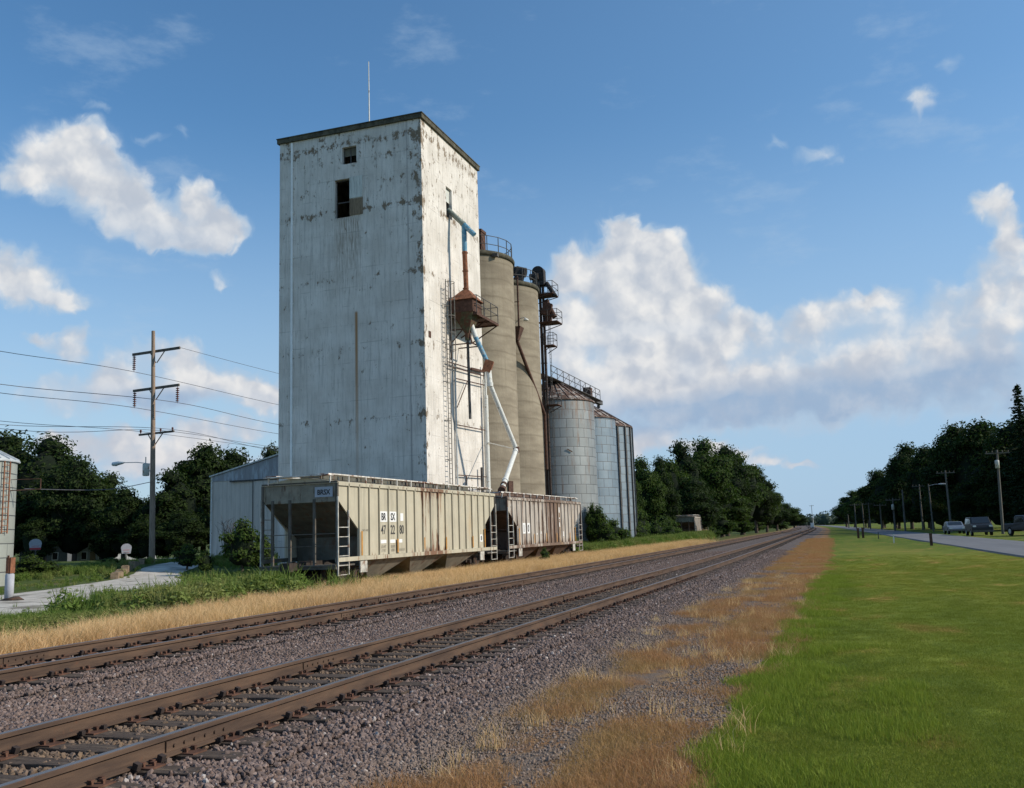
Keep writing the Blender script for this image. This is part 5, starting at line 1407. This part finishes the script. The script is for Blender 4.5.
def house(x, y, w, d, h, rh, label, wallm, roofm, rz=0., garage=False):
    z0 = ground_z(x, y); t = empty('house', (x, y, z0), rz, label, 'house')
    mb = MB(); mb.box(-w/2, w/2, 0, d, -.5, h); mb.prism([(-w/2, h), (w/2, h), (0, h+rh)], 'y', 0.0, .12); mb.build('wall', wallm, t)
    mb = MB()
    for s in (-1, 1):
        a = Vector((s*(w/2+.35), 0, h-.12)); b = Vector((0, 0, h+rh+.06))
        mb.add([(a.x, -.35, a.z), (b.x, -.35, b.z), (b.x, d+.35, b.z), (a.x, d+.35, a.z), (a.x, -.35, a.z+.14), (b.x, -.35, b.z+.14), (b.x, d+.35, b.z+.14), (a.x, d+.35, a.z+.14)], [(0, 1, 2, 3), (4, 5, 6, 7), (0, 1, 5, 4), (3, 2, 6, 7), (0, 3, 7, 4), (1, 2, 6, 5)])
    mb.build('roof', roofm, t)
    for wx in (-.25*w, .25*w):
        mb = MB(); mb.box(wx-.5, wx+.5, -.06, -.003, 1.0, 2.1); f = mb.build('window', M_plw, t)
        mb = MB(); mb.box(wx-.42, wx+.42, -.075, -.062, 1.07, 2.03); mb.build('pane', M_dark, f)
    mb = MB(); mb.box(-.45, .45, -.06, -.003, 0, 2.05); dd = mb.build('door', M_wood, t)
    mb = MB(); mb.cbox((.35, -.09, 1.0), (.05, .06, .05)); mb.build('handle', M_galv, dd)
    return t
M_hwall = simple('white_house_siding', (.30, .31, .32), .8, var=.1, vs=2); M_hwall2 = simple('grey_house_siding', (.12, .13, .14), .85, var=.1, vs=2)
M_hroof = simple('pale_metal_house_roof', (.50, .52, .54), .6, .1, var=.1); M_hroof2 = simple('dark_shingles', (.05, .05, .055), .95, var=.3, vs=4)
house(-97.8, 105, 6.0, 9, 2.3, 1.9, 'small white house with a window, seen under the dark trees on the left', M_hwall, M_hroof)
house(-109.5, 108, 8., 10, 3.4, 2.4, 'grey house with a dark roof in deep shade behind the basketball hoop', M_hwall2, M_hroof2, .1)

# ================================================================ CARS
def car(x, y, rz, z, label, kind, paint):
    t = empty('parked_car', (x, y, z), rz, label, {'sedan': 'car', 'van': 'van', 'pickup': 'pickup truck'}[kind])
    if kind == 'sedan':
        L_, Wc, prof = 4.7, 1.8, [(-2.3, .35), (-2.33, .62), (-2.2, .85), (-1.55, .93), (-1.0, 1.36), (-.3, 1.44), (.55, 1.40), (1.15, 1.0), (2.05, .86), (2.3, .66), (2.33, .38)]
        cab = [(-1.42, .95), (-.95, 1.32), (-.3, 1.40), (.5, 1.36), (1.0, 1.0)]
    elif kind == 'van':
        L_, Wc, prof = 4.9, 1.95, [(-2.4, .4), (-2.45, .9), (-2.35, 1.65), (-2.15, 1.84), (.9, 1.84), (1.55, 1.2), (2.25, 1.05), (2.45, .8), (2.45, .4)]
        cab = [(-2.2, 1.12), (-2.1, 1.72), (.85, 1.74), (1.38, 1.18)]
    else:
        L_, Wc, prof = 5.4, 1.95, [(-2.7, .5), (-2.7, 1.12), (-.9, 1.12), (-.85, 1.78), (-.6, 1.88), (.55, 1.86), (1.15, 1.25), (2.4, 1.12), (2.65, .95), (2.65, .5)]
        cab = [(-.75, 1.2), (-.7, 1.74), (.5, 1.76), (1.0, 1.24)]
    wr = .34 if kind != 'pickup' else .4
    mb = MB()
    n = len(prof)
    # tumblehome body: three sections across
    secs = [(-Wc/2, .0), (-Wc/2+.06, 0), (Wc/2-.06, 0), (Wc/2, 0)]
    def X(sx_, z_): return sx_*(1 - (.12 if z_ > 1.0 else 0)*min(1, (z_-1.0)/.6) if z_ > 1.0 else 1)
    vs = []
    for s in (-Wc/2, Wc/2):
        for (py, pz) in prof: vs.append((X(s, pz), py, pz))
    fs = [(i, (i+1) % n, n+(i+1) % n, n+i) for i in range(n)] + [tuple(range(n)), tuple(range(2*n-1, n-1, -1))]
    mb.add(vs, fs); body = mb.build('body', paint, t)
    bv = body.modifiers.new('bevel', 'BEVEL'); bv.width = .06; bv.segments = 2
    g = MB()
    for s in (-1, 1):
        vv = [(X(s*Wc/2, pz)+s*.008, py, pz) for py, pz in cab]; g.add(vv, [tuple(range(len(cab)))])
    zf = cab[-1]; zr = cab[0]
    a, b = (prof[-4], prof[-5]) if kind == 'sedan' else ((prof[5], prof[4]) if kind == 'van' else (prof[6], prof[5]))
    for (p, q, sg) in ((a, b, 1),):
        p = Vector((0, p[0], p[1])); q = Vector((0, q[0], q[1])); d_ = q-p; nrm = Vector((0, -d_.z, d_.y)).normalized()*(-.012)
        g.add([(-Wc*.42, p.y+.05*d_.y, p.z+.05*d_.z+.02), (Wc*.42, p.y+.05*d_.y, p.z+.05*d_.z+.02), (Wc*.38, q.y-.08*d_.y+.015, q.z-.08*d_.z+.02), (-Wc*.38, q.y-.08*d_.y+.015, q.z-.08*d_.z+.02)], [(0, 1, 2, 3)])
    ry = prof[1][0] if kind == 'van' else 0
    if kind == 'van': g.add([(-.75, -2.455, 1.15), (.75, -2.455, 1.15), (.7, -2.40, 1.6), (-.7, -2.40, 1.6)], [(0, 1, 2, 3)])
    elif kind == 'sedan': g.add([(-.72, -1.54, .98), (.72, -1.54, .98), (.66, -1.08, 1.33), (-.66, -1.08, 1.33)], [(0, 1, 2, 3)])
    else: g.add([(-.75, -.895, 1.25), (.75, -.895, 1.25), (.7, -.88, 1.7), (-.7, -.88, 1.7)], [(0, 1, 2, 3)])
    g.build('window_glass', M_glass, t, fix=False)
    for yy in (-L_*.30, L_*.31):
        for s in (-1, 1):
            w_ = MB(); w_.tube((s*(Wc/2-.2), yy, wr), (s*(Wc/2+.015), yy, wr), wr, n=22); wo_ = w_.build('wheel', M_tyre, t)
            w_ = MB(); w_.tube((s*(Wc/2+.016), yy, wr), (s*(Wc/2+.03), yy, wr), wr*.6, wr*.5, n=16); w_.build('rim', M_galv, wo_)
    zl = .7 if kind == 'sedan' else .95
    for s in (-1, 1):
        h_ = MB(); h_.cbox((s*Wc*.38, prof[-2][0] if kind != 'van' else 2.42, zl), (.3, .12, .16)); h_.build('headlight', M_lens, t)
        h_ = MB(); h_.cbox((s*Wc*.40, prof[1][0]+.02, zl+.05), (.2, .1, .22)); h_.build('tail_light', M_redl, t)
    h_ = MB(); h_.cbox((0, prof[0][0]-.02, .45), (Wc*.96, .16, .2)); h_.cbox((0, prof[-1][0]+.02, .45), (Wc*.96, .16, .2)); h_.build('bumper', M_iron, t)
    return t
M_glass = simple('dark_car_glass', (.015, .018, .02), .08, 0, var=.05, spec=.8); M_tyre = simple('tyre_rubber', (.015, .015, .015), .9)
M_lens = simple('clear_lens', (.6, .62, .62), .2, 0, var=.05, spec=.8); M_redl = simple('red_lens', (.35, .02, .02), .3, 0, spec=.6)
M_silver = simple('silver_car_paint', (.22, .24, .26), .3, .5, var=.04, spec=.6); M_blackp = simple('dark_car_paint', (.012, .013, .014), .4, 0, var=.05, spec=.35)
M_bluep = simple('dark_blue_car_paint', (.012, .016, .026), .4, 0, var=.05, spec=.35)
zg = ground_z
car(10.9, 124.5, pi+.06, .02, 'silver sedan parked beyond the road, left of the dark van', 'sedan', M_silver)
car(11.8, 108.5, pi+.04, .02, 'dark van parked beyond the road between the silver car and a utility pole', 'van', M_blackp)
car(15.3, 101.5, pi+.35, .02, 'dark blue pickup parked at the right edge of the photo', 'pickup', M_bluep)
car(-66.5, 57.5, 1.2, ground_z(-66.5, 57.5), 'pale car showing just right of the left grain bin', 'sedan', M_silver)

# ================================================================ POLES ON THE RIGHT
M_polef = simple('grey_far_pole_wood', (.13, .12, .105), .92, var=.2, vs=3, stretch=(6, 6, .5))
def far_pole(x, y, h, lean, label, arm_=True, can=False, lampside=0, r=.14):
    t = empty('utility_pole', (x, y, 0), 0, label, 'utility pole', 'poles along the right of the road')
    mb = MB(); mb.curve([(0, 0, -.4), (lean*.5, 0, h*.5), (lean, 0, h)], [r*1.1, r, r*.75], 10); mb.build('pole', M_polef, t)
    if arm_:
        mb = MB(); mb.bar((lean-1.2, -.12, h-.35), (lean+1.2, -.12, h-.35), .1, .12)
        for q in (-1.05, -.5, .5, 1.05): mb.lathe([(.02, .2), (.06, .15), (.05, .02), (.02, -.02)], 8, (lean+q, -.12, h-.29))
        mb.build('crossarm', M_arm, t)
    if can:
        mb = MB(); mb.lathe([(.01, .9), (.2, .86), (.22, .8), (.21, .03), (.01, 0)], 16, (lean*.8-.1, -.34, h-2.0)); mb.build('transformer', M_can, t)
    if lampside:
        mb = MB(); mb.curve([(lean, 0, h-.3), (lean+lampside*.8, 0, h-.1), (lean+lampside*1.4, 0, h-.1)], .035, 6); a_ = mb.build('lamp_bracket', M_galv, t)
        mb = MB(); mb.curve([(lean+lampside*1.3, 0, h-.1), (lean+lampside*1.6, 0, h-.1), (lean+lampside*2.2, 0, h-.12), (lean+lampside*2.35, 0, h-.13)], [.07, .13, .12, .04], 10); mb.build('lamp_head', M_galv, a_)
    return t
far_pole(14.72, 114.4, 8.95, .30, 'tall grey utility pole with crossarm and transformer between the dark van and the pickup', can=True)
far_pole(12.2, 143.4, 8.35, .0, 'utility pole standing beside the silver car', True)
far_pole(10.6, 152., 6.9, -.1, 'pole carrying a street lamp, left of the silver car', False, lampside=1, r=.11)
far_pole(11.0, 181.6, 7.9, .05, 'slim pole left of the street lamp pole')
far_pole(7.4, 165., 6.6, .1, 'bare pole standing at the road edge farther left', False)
far_pole(6.3, 176., 5.6, .05, 'pole with a pale transformer can, left of the bare one', True, can=True)
far_pole(4.9, 205., 5.2, .05, 'short pole in the middle of the distant row')
far_pole(3.2, 232., 6.0, 0., 'distant pole near the paler trees')
far_pole(1.9, 240., 6.2, 0., 'distant pole left of the paler trees', False)
far_pole(.2, 262., 6.4, 0., 'farthest but one pole beside the road')
far_pole(-1.8, 300., 5.5, 0., 'farthest pole of the roadside row', False)
far_pole(-20.5, 520., 11., 0., 'tall hazy pole beyond the vanishing point of the rails')
def marker(x, y, h, w_, label, pair=False, m=M_iron):
    t = empty('marker_post', (x, y, 0), 0, label, 'post', 'posts on the lawn beside the road')
    mb = MB(); mb.box(-w_/2, w_/2, -w_/2, w_/2, -.2, h); mb.box(-w_/2-.02, w_/2+.02, -w_/2-.02, w_/2+.02, h, h+.05); mb.build('post', m, t)
    return t
marker(4.78, 71.7, .80, .18, 'dark square post on the lawn near the road, rightmost of the lawn posts', m=M_rustd)
marker(2.85, 84.5, .62, .10, 'slim pale post on the lawn left of the dark square post', m=M_white)
marker(.72, 113.5, 1.1, .24, 'dark stout post beside its twin far down the lawn', m=M_rustd)
marker(.22, 112.6, 1.05, .24, 'left one of the two dark stout posts far down the lawn', m=M_rustd)
marker(2.1, 104., .6, .09, 'thin dark stake at the road edge between the post pair and the pale post')
# crossing signal mast by the rails, far off
sg = empty('crossing_signal', (off(430)-5.0, 430, 0), 0, 'tiny white crossing signal beside the rails near the vanishing point', 'signal')
mb = MB(); mb.tube((0, 0, -.2), (0, 0, 4.6), .09, n=8); mb.build('mast', M_white, sg)
mb = MB(); mb.bar((-.8, -.1, 3.5), (.8, -.1, 4.4), .2, .04); mb.bar((-.8, -.14, 4.4), (.8, -.14, 3.5), .2, .04); mb.build('crossbuck', M_plw, sg)
mb = MB(); mb.box(-1.2, .2, -.4, .4, 0, 2.0); mb.build('relay_cabinet', M_white, sg)

# ================================================================ SCATTERED GROUND COVER (geometry nodes)
def variants_collection(name, meshes):
    c = bpy.data.collections.new(name)
    for me in meshes:
        c.objects.link(bpy.data.objects.new(me.name, me))
    return c
def scatter(name, pts, coll, label, cat, full_rot=False, tilt=.12):
    """pts: (x, y, z, scale)"""
    me = bpy.data.meshes.new(name); me.from_pydata([p[:3] for p in pts], [], [])
    at = me.attributes.new('sc', 'FLOAT', 'POINT'); at.data.foreach_set('value', [p[3] for p in pts])
    o = bpy.data.objects.new(name, me); col.objects.link(o); o['kind'] = 'stuff'; tag(o, label, cat)
    g = bpy.data.node_groups.new(name+'_scatter', 'GeometryNodeTree')
    g.interface.new_socket('Geometry', in_out='INPUT', socket_type='NodeSocketGeometry')
    g.interface.new_socket('Geometry', in_out='OUTPUT', socket_type='NodeSocketGeometry')
    n = g.nodes; l = g.links
    gi = n.new('NodeGroupInput'); go = n.new('NodeGroupOutput')
    ci = n.new('GeometryNodeCollectionInfo'); ci.inputs['Collection'].default_value = coll
    ci.inputs['Separate Children'].default_value = True; ci.inputs['Reset Children'].default_value = True
    ip = n.new('GeometryNodeInstanceOnPoints'); ip.inputs['Pick Instance'].default_value = True
    ri = n.new('FunctionNodeRandomValue'); ri.data_type = 'INT'
    ri.inputs[4].default_value = 0; ri.inputs[5].default_value = len(coll.objects)-1
    rv = n.new('FunctionNodeRandomValue'); rv.data_type = 'FLOAT_VECTOR'
    t = pi if full_rot else tilt
    rv.inputs[0].default_value = (-t, -t, 0); rv.inputs[1].default_value = (t, t, 2*pi)
    na = n.new('GeometryNodeInputNamedAttribute'); na.data_type = 'FLOAT'; na.inputs[0].default_value = 'sc'
    l.new(gi.outputs[0], ip.inputs['Points']); l.new(ci.outputs[0], ip.inputs['Instance'])
    l.new(ri.outputs[2], ip.inputs['Instance Index']); l.new(rv.outputs[0], ip.inputs['Rotation'])
    l.new(na.outputs[0], ip.inputs['Scale']); l.new(ip.outputs[0], go.inputs[0])
    md = o.modifiers.new('scatter', 'NODES'); md.node_group = g
    return o

# ---- stones
def stone_mat():
    m, nt = newmat('ballast_stone')
    oi = nt.new('ShaderNodeObjectInfo'); r = oi.outputs['Random']
    c = nt.mix(r, (.098, .070, .060), (.255, .188, .163))
    c = nt.mix(nt.ss(r, .95, 1.0), c, (.42, .37, .34))
    r2 = nt.math('FRACT', nt.math('MULTIPLY', r, 17.3))
    c = nt.mix(nt.ss(r2, .45, 1., 0, .6), c, (.17, .105, .078))
    x, y, z = nt.sep(oi.outputs['Location'])
    mid = nt.ss(nt.math('ABSOLUTE', nt.math('SUBTRACT', x, NEAR_C)), .60, 1.05, .62, 0)
    mid = nt.math('MULTIPLY', mid, nt.ss(y, 26, 40, 1, 0))
    c = nt.mix(mid, c, nt.mix(r2, (.10, .065, .038), (.22, .15, .085)))
    c = nt.mix(nt.ss(nt.noise(oi.outputs['Location'], .7, 3), .5, .7, 0, .3), c, (.12, .085, .062))
    c = nt.mix(nt.math('MULTIPLY', nt.ss(x, -4.2, -3.2), .55), c, (.27, .205, .155))
    finish(nt, c, .85, 0, None, spec=.3); return m
M_stonei = stone_mat()
def stone(seed):
    import bmesh
    bm = bmesh.new(); bmesh.ops.create_icosphere(bm, subdivisions=1, radius=.5)
    rr = random.Random(seed)
    pl = [(Vector((rr.gauss(0, 1), rr.gauss(0, 1), rr.gauss(0, 1))).normalized(), rr.uniform(.28, .42)) for _ in range(7)]
    for v in bm.verts:
        v.co *= rr.uniform(.85, 1.15)
        for nrm, d in pl:
            k = v.co.dot(nrm)
            if k > d: v.co -= nrm*(k-d)
    sx_, sz_ = rr.uniform(.8, 1.25), rr.uniform(.55, .85)
    mb = MB(); mb.add([(v.co.x*sx_, v.co.y, v.co.z*sz_) for v in bm.verts], [tuple(q.index for q in f.verts) for f in bm.faces]); bm.free()
    return mb.mesh('stone', M_stonei)
STONES = variants_collection('stones', [stone(s) for s in range(9)])
rnd = random.Random(123)
pts = []
def near_tie(y, first): return None
N = 150000
tie_ys_near = [o.location.y for o in bpy.data.objects if o.name.startswith('tie') and not o.name.startswith('tie_') and abs(o.location.x - off(o.location.y) - NEAR_C) < .5]
tie_ys_far = [o.location.y for o in bpy.data.objects if o.name.startswith('tie') and not o.name.startswith('tie_') and abs(o.location.x - off(o.location.y) - FAR_C) < .5]
import bisect
tie_ys_near.sort(); tie_ys_far.sort()
def tie_dist(L_, y):
    i = bisect.bisect(L_, y); return min([abs(L_[j]-y) for j in (i-1, i) if 0 <= j < len(L_)] or [9])
def in_view(x, y, pad=1.5):
    d = y*.9326 + -x*.3264                        # depth along the camera axis, for thinning only
    r = x*.9417 + y*.335
    return d > 2.0 and abs(r) < d*.56 + pad
for i in range(int(N*2.9)):
    u_ = rnd.random()
    y = 2.5 + 68*u_**1.9
    sx_ = rnd.uniform(-13.4, -3.0)
    x = sx_ + off(y)
    if not in_view(x, y): continue
    if rnd.random() < (y-8)/90 + (.25 if sx_ < -9.2 else 0): continue
    s = rnd.uniform(.020, .040) if rnd.random() < .6 else rnd.uniform(.036, .064)
    if y > 25: s *= 1.25
    z = bz(sx_)
    bed = True
    for C_, TL in ((NEAR_C, tie_ys_near), (FAR_C, tie_ys_far)):
        dx = abs(sx_ - C_)
        if dx < 1.33:
            td = tie_dist(TL, y)
            if td < .135: bed = rnd.random() < (.05 if dx < 1.15 else .3); z = .075
            else: z = .045 + rnd.uniform(-.01, .02)
            if abs(dx - .752) < .12: bed = bed and td > .16 and rnd.random() < .5
        elif dx < 1.7: z = .065
    if not bed: continue
    if sx_ > -3.7 and rnd.random() < (sx_+3.7)/.7: continue
    if sx_ > -4.2: s *= .85
    pts.append((x, y, z + s*.12, s*1.25))
# loose cinders among the weeds right of the ballast
for i in range(90000):
    y = 5 + 34*rnd.random()**1.7; sx_ = rnd.uniform(-3.9, -1.3); x = sx_ + off(y)
    n_ = mnoise.noise(Vector((x*.9, y*.45, 0)))
    if rnd.random() > .55 + n_*1.2 + (.5 if sx_ < -3.2 else 0): continue
    pts.append((x, y, .004, rnd.uniform(.014, .030) if rnd.random() < .85 else rnd.uniform(.03, .05)))
print('stones', len(pts))
scatter('ballast_stones', pts, STONES, 'grey mauve crushed stone ballast around and beside the two tracks', 'ballast', True)

# ---- grasses
def grass_mat(name, a, b, tip, tl=.9, lawn=False, patch=None):
    m, nt = newmat(name)
    oi = nt.new('ShaderNodeObjectInfo'); geo = nt.new('ShaderNodeNewGeometry')
    c = nt.mix(oi.outputs['Random'], a, b)
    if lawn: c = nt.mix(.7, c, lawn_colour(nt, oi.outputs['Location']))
    if lawn: c = nt.mix(nt.ss(nt.noise(nt.scalev(oi.outputs['Location'], (1, .4, 0)), .8, 5, .62), .55, .70, 0, .8), c, (.20, .15, .065))
    if patch: c = nt.mix(nt.ss(nt.noise(nt.scalev(oi.outputs['Location'], (1, .6, 0)), .5, 4, .6), .46, .62, 0, .85), c, patch)
    c = nt.mix(nt.math('MULTIPLY', geo.outputs['Random Per Island'], .6), c, tip)
    finish(nt, c, .8, 0, None, spec=.15, transl=nt.mix(1., c, (1.2*tl, 1.25*tl, .8*tl), 'MULTIPLY')); return m
def clump(name, m, seed, n, h, spread, w, lean=.45, seg=3, hv=.4):
    rr = random.Random(seed); mb = MB()
    for k in range(n):
        a = rr.uniform(0, 2*pi); q = rr.random()**.5*spread; bx, by = cos(a)*q, sin(a)*q
        hh = h*rr.uniform(1-hv, 1+hv); la = rr.uniform(0, 2*pi); ln = rr.uniform(.1, 1)*lean*hh
        ww = w*rr.uniform(.7, 1.3); fa = rr.uniform(0, pi); fx, fy = cos(fa)*ww/2, sin(fa)*ww/2
        vs = []
        for j in range(seg+1):
            t = j/seg; px = bx + cos(la)*ln*t*t; py = by + sin(la)*ln*t*t; pz = hh*(t - .12*t*t)
            k_ = 1 - t*.9
            vs += [(px-fx*k_, py-fy*k_, pz), (px+fx*k_, py+fy*k_, pz)]
        mb.add(vs, [(2*j, 2*j+1, 2*j+3, 2*j+2) for j in range(seg)], True)
    return mb.mesh(name, m)
M_straw = grass_mat('dry_golden_grass', (.58, .36, .17), (.78, .53, .28), (.86, .66, .40), patch=(.52, .30, .14))
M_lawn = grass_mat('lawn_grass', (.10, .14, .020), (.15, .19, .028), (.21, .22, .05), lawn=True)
M_lawny = grass_mat('yellow_green_grass', (.15, .215, .024), (.22, .28, .034), (.29, .32, .06))
M_brownw = grass_mat('russet_weeds', (.34, .140, .068), (.42, .215, .105), (.52, .35, .18), patch=(.36, .23, .10))
M_greenw = grass_mat('rank_green_weeds', (.075, .145, .024), (.135, .21, .040), (.21, .26, .07), patch=(.25, .24, .09))
def leafy(name, m, seed, n, h, spread, s):
    rr = random.Random(seed); mb = MB()
    for k in range(n):
        a = rr.uniform(0, 2*pi); q = rr.random()**.5*spread
        z = rr.uniform(.05, 1)*h*(1-.5*q/spread)
        leaf_quad(mb, Vector((cos(a)*q, sin(a)*q, z)), Vector((cos(a)*.4, sin(a)*.4, 1)), s, rr)
    for k in range(6):
        a = rr.uniform(0, 2*pi); mb.curve([(0, 0, 0), (cos(a)*spread*.4, sin(a)*spread*.4, h*.9)], [.012, .004], 4)
    return mb.mesh(name, m)
C_straw = variants_collection('straw', [clump('straw', M_straw, s, 30, .25, .22, .009, 1.0, 3, .6) for s in range(5)])
C_lawn = variants_collection('lawn_clump', [clump('lawn', M_lawn, s, 90, .020, .22, .0045, 1.1, 2) for s in range(5)])
C_lawny = variants_collection('lawny', [clump('lawny', M_lawny, s, 30, .075, .14, .006, .7, 2) for s in range(5)])
C_brown = variants_collection('brown', [clump('brown', M_brownw, s, 15, .06, .16, .004, 1.2, 2, .7) for s in range(5)])
C_greenw = variants_collection('greenw', [clump('greenw', M_greenw, s, 30, .48, .20, .026, .5) for s in range(3)] + [leafy('greenl', M_greenw, s, 130, .55, .28, .12) for s in range(3)])

def spread_pts(n, fy, fx, accept, zoff=0., s=(.7, 1.3)):
    out = []
    for i in range(n):
        y = fy(rnd.random()); sx_ = fx(rnd.random(), y); x = sx_ + off(y)
        if not in_view(x, y, 3): continue
        a = accept(sx_, x, y)
        if a <= 0 or rnd.random() > a: continue
        out.append((x, y, ground_z(x, y)+zoff, rnd.uniform(*s)*(1 + min(1.2, max(0, (y-40)/120)))))
    return out
nz = lambda x, y, f, s=0: mnoise.noise(Vector((x*f, y*f, s)))
# golden strip
def acc(sx_, x, y):
    e0, e1 = -17.5 - 1.1*sstep(24, 31, y) + 2.2*(1-sstep(14, 30, y)) + 1.0*nz(x, y, .25, 2), -13.3
    if y > 62: e0 = -19. + .03*(y-62)
    if sx_ < e0 or sx_ > e1: return .0
    return 1. if y < 70 else max(.0, 1-(y-70)/42.)
p = spread_pts(42000, lambda u_: 8 + 105*u_**1.4, lambda u_, y: -20.5 + 7.2*u_, acc)
scatter('dry_grass', p, C_straw, 'strip of dry golden grass between the far track and the hopper cars', 'dry grass')
print('straw', len(p))
# green weeds left of it and under the cars
def acc(sx_, x, y):
    if sx_ > -17.3 + 2.2*(1-sstep(14, 30, y)) + 1.2*nz(x, y, .25, 2): return .0 if sx_ > -15.5 or rnd.random() > .08 else .5
    if 28 < y < 66 and sx_ > -21.4: return .06
    # keep the drive clear
    dmin = min((x-q[0])**2 + (y-q[1])**2 - q[2]**2 for q in LP_[::4])
    if dmin < .5: return .01
    if sx_ < -26 and y < 50: return .35 + nz(x, y, .3, 5)
    if sx_ < -26: return .22 + .6*nz(x, y, .2, 5)
    return .75 + nz(x, y, .4, 5)
p = spread_pts(30000, lambda u_: 12 + 62*u_**1.2, lambda u_, y: -16.2 - 32*u_**1.5, acc, s=(.55, 1.25))
p = [(x, y, z, k*(1.6 if 24.5 < y < 29.5 and x > -22 else 1.2 if 29 < y < 40 and -25 < x < -21 else .8 if 29.5 <= y < 34 and x > -23 else 1.3 if 20 < y < 25 and x > -22 else .6 if y < 20 and x > -20 else .45 if y < 25 and x > -22 else .34 if x > -40 else .75)) for (x, y, z, k) in p]
scatter('green_weeds', p, C_greenw, 'rank green weeds along the drive and under the hopper cars', 'weeds')
print('greenw', len(p))
p = spread_pts(9000, lambda u_: 66 + 70*u_, lambda u_, y: -23 + 6.5*u_, lambda a, x, y: 1. if a < -17.2 + .03*(y-66) else 0, s=(.8, 1.5))
scatter('bank_weeds', p, C_greenw, 'green weeds below the steel bins and trees beyond the hopper cars', 'weeds')
# right: russet weeds, yellow-green edge, lawn
p = spread_pts(70000, lambda u_: 5 + 110*u_**1.8, lambda u_, y: -3.7 + 2.8*u_, lambda a, x, y: (.8 if a > -3.0 else .3 if a > -3.4 else -.15) + 2.4*nz(x, y, .8, 3) - (.75 if abs(a+2.45+.3*nz(x, y, .4)) < .22 else 0) - (1. if a > -1.2+.5*nz(x, y, .5) else 0) - (1.5*max(0, .25-.5*nz(x, y, .35, 8)) if y < 12 else 0))
scatter('russet_weeds', p, C_brown, 'patchy russet brown weeds between the ballast and the lawn', 'weeds')
print('brown', len(p))
p = spread_pts(420, lambda u_: 5 + 30*u_**1.2, lambda u_, y: -3.9 + 2.9*u_, lambda a, x, y: .5 + 2*nz(x, y, .7, 6), s=(.25, .75))
scatter('dry_stalks', p, C_straw, 'few pale dry stalks standing in the russet weeds', 'dry stalks')
p = spread_pts(26000, lambda u_: 5 + 30*u_**1.6, lambda u_, y: -1.9 + 2.4*u_, lambda a, x, y: (1 - (a+1.2)/(.7 if y > 12 else 1.2))*.7 + 1.4*nz(x, y, .7, 3) - (0 if a > -1.25+.5*nz(x, y, .9) else 2), s=(.6, 1.2))
scatter('tall_lawn_edge', p, C_lawny, 'bright yellow green grass along the rough edge of the lawn', 'grass')
p = spread_pts(70000, lambda u_: 5.5 + 52*u_**1.7, lambda u_, y: -1.6 + (9 + min(y*.55, 15))*u_, lambda a, x, y: min(1., max(0., 1-(y-38)/19)) if a > -1.15+.5*nz(x, y, .9) else .0, s=(.6, 1.25))
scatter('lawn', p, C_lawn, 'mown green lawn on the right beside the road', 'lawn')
print('lawn', len(p))
# small weeds in the near track bed
p = spread_pts(2500, lambda u_: 5 + 60*u_, lambda u_, y: -13.4 + 10*u_, lambda a, x, y: (.8 if a > -4.2 or a < -12.6 else .04), s=(.4, .8))
scatter('trackside_weeds', p, C_brown, 'thin scattered weeds growing through the ballast edge', 'weeds')
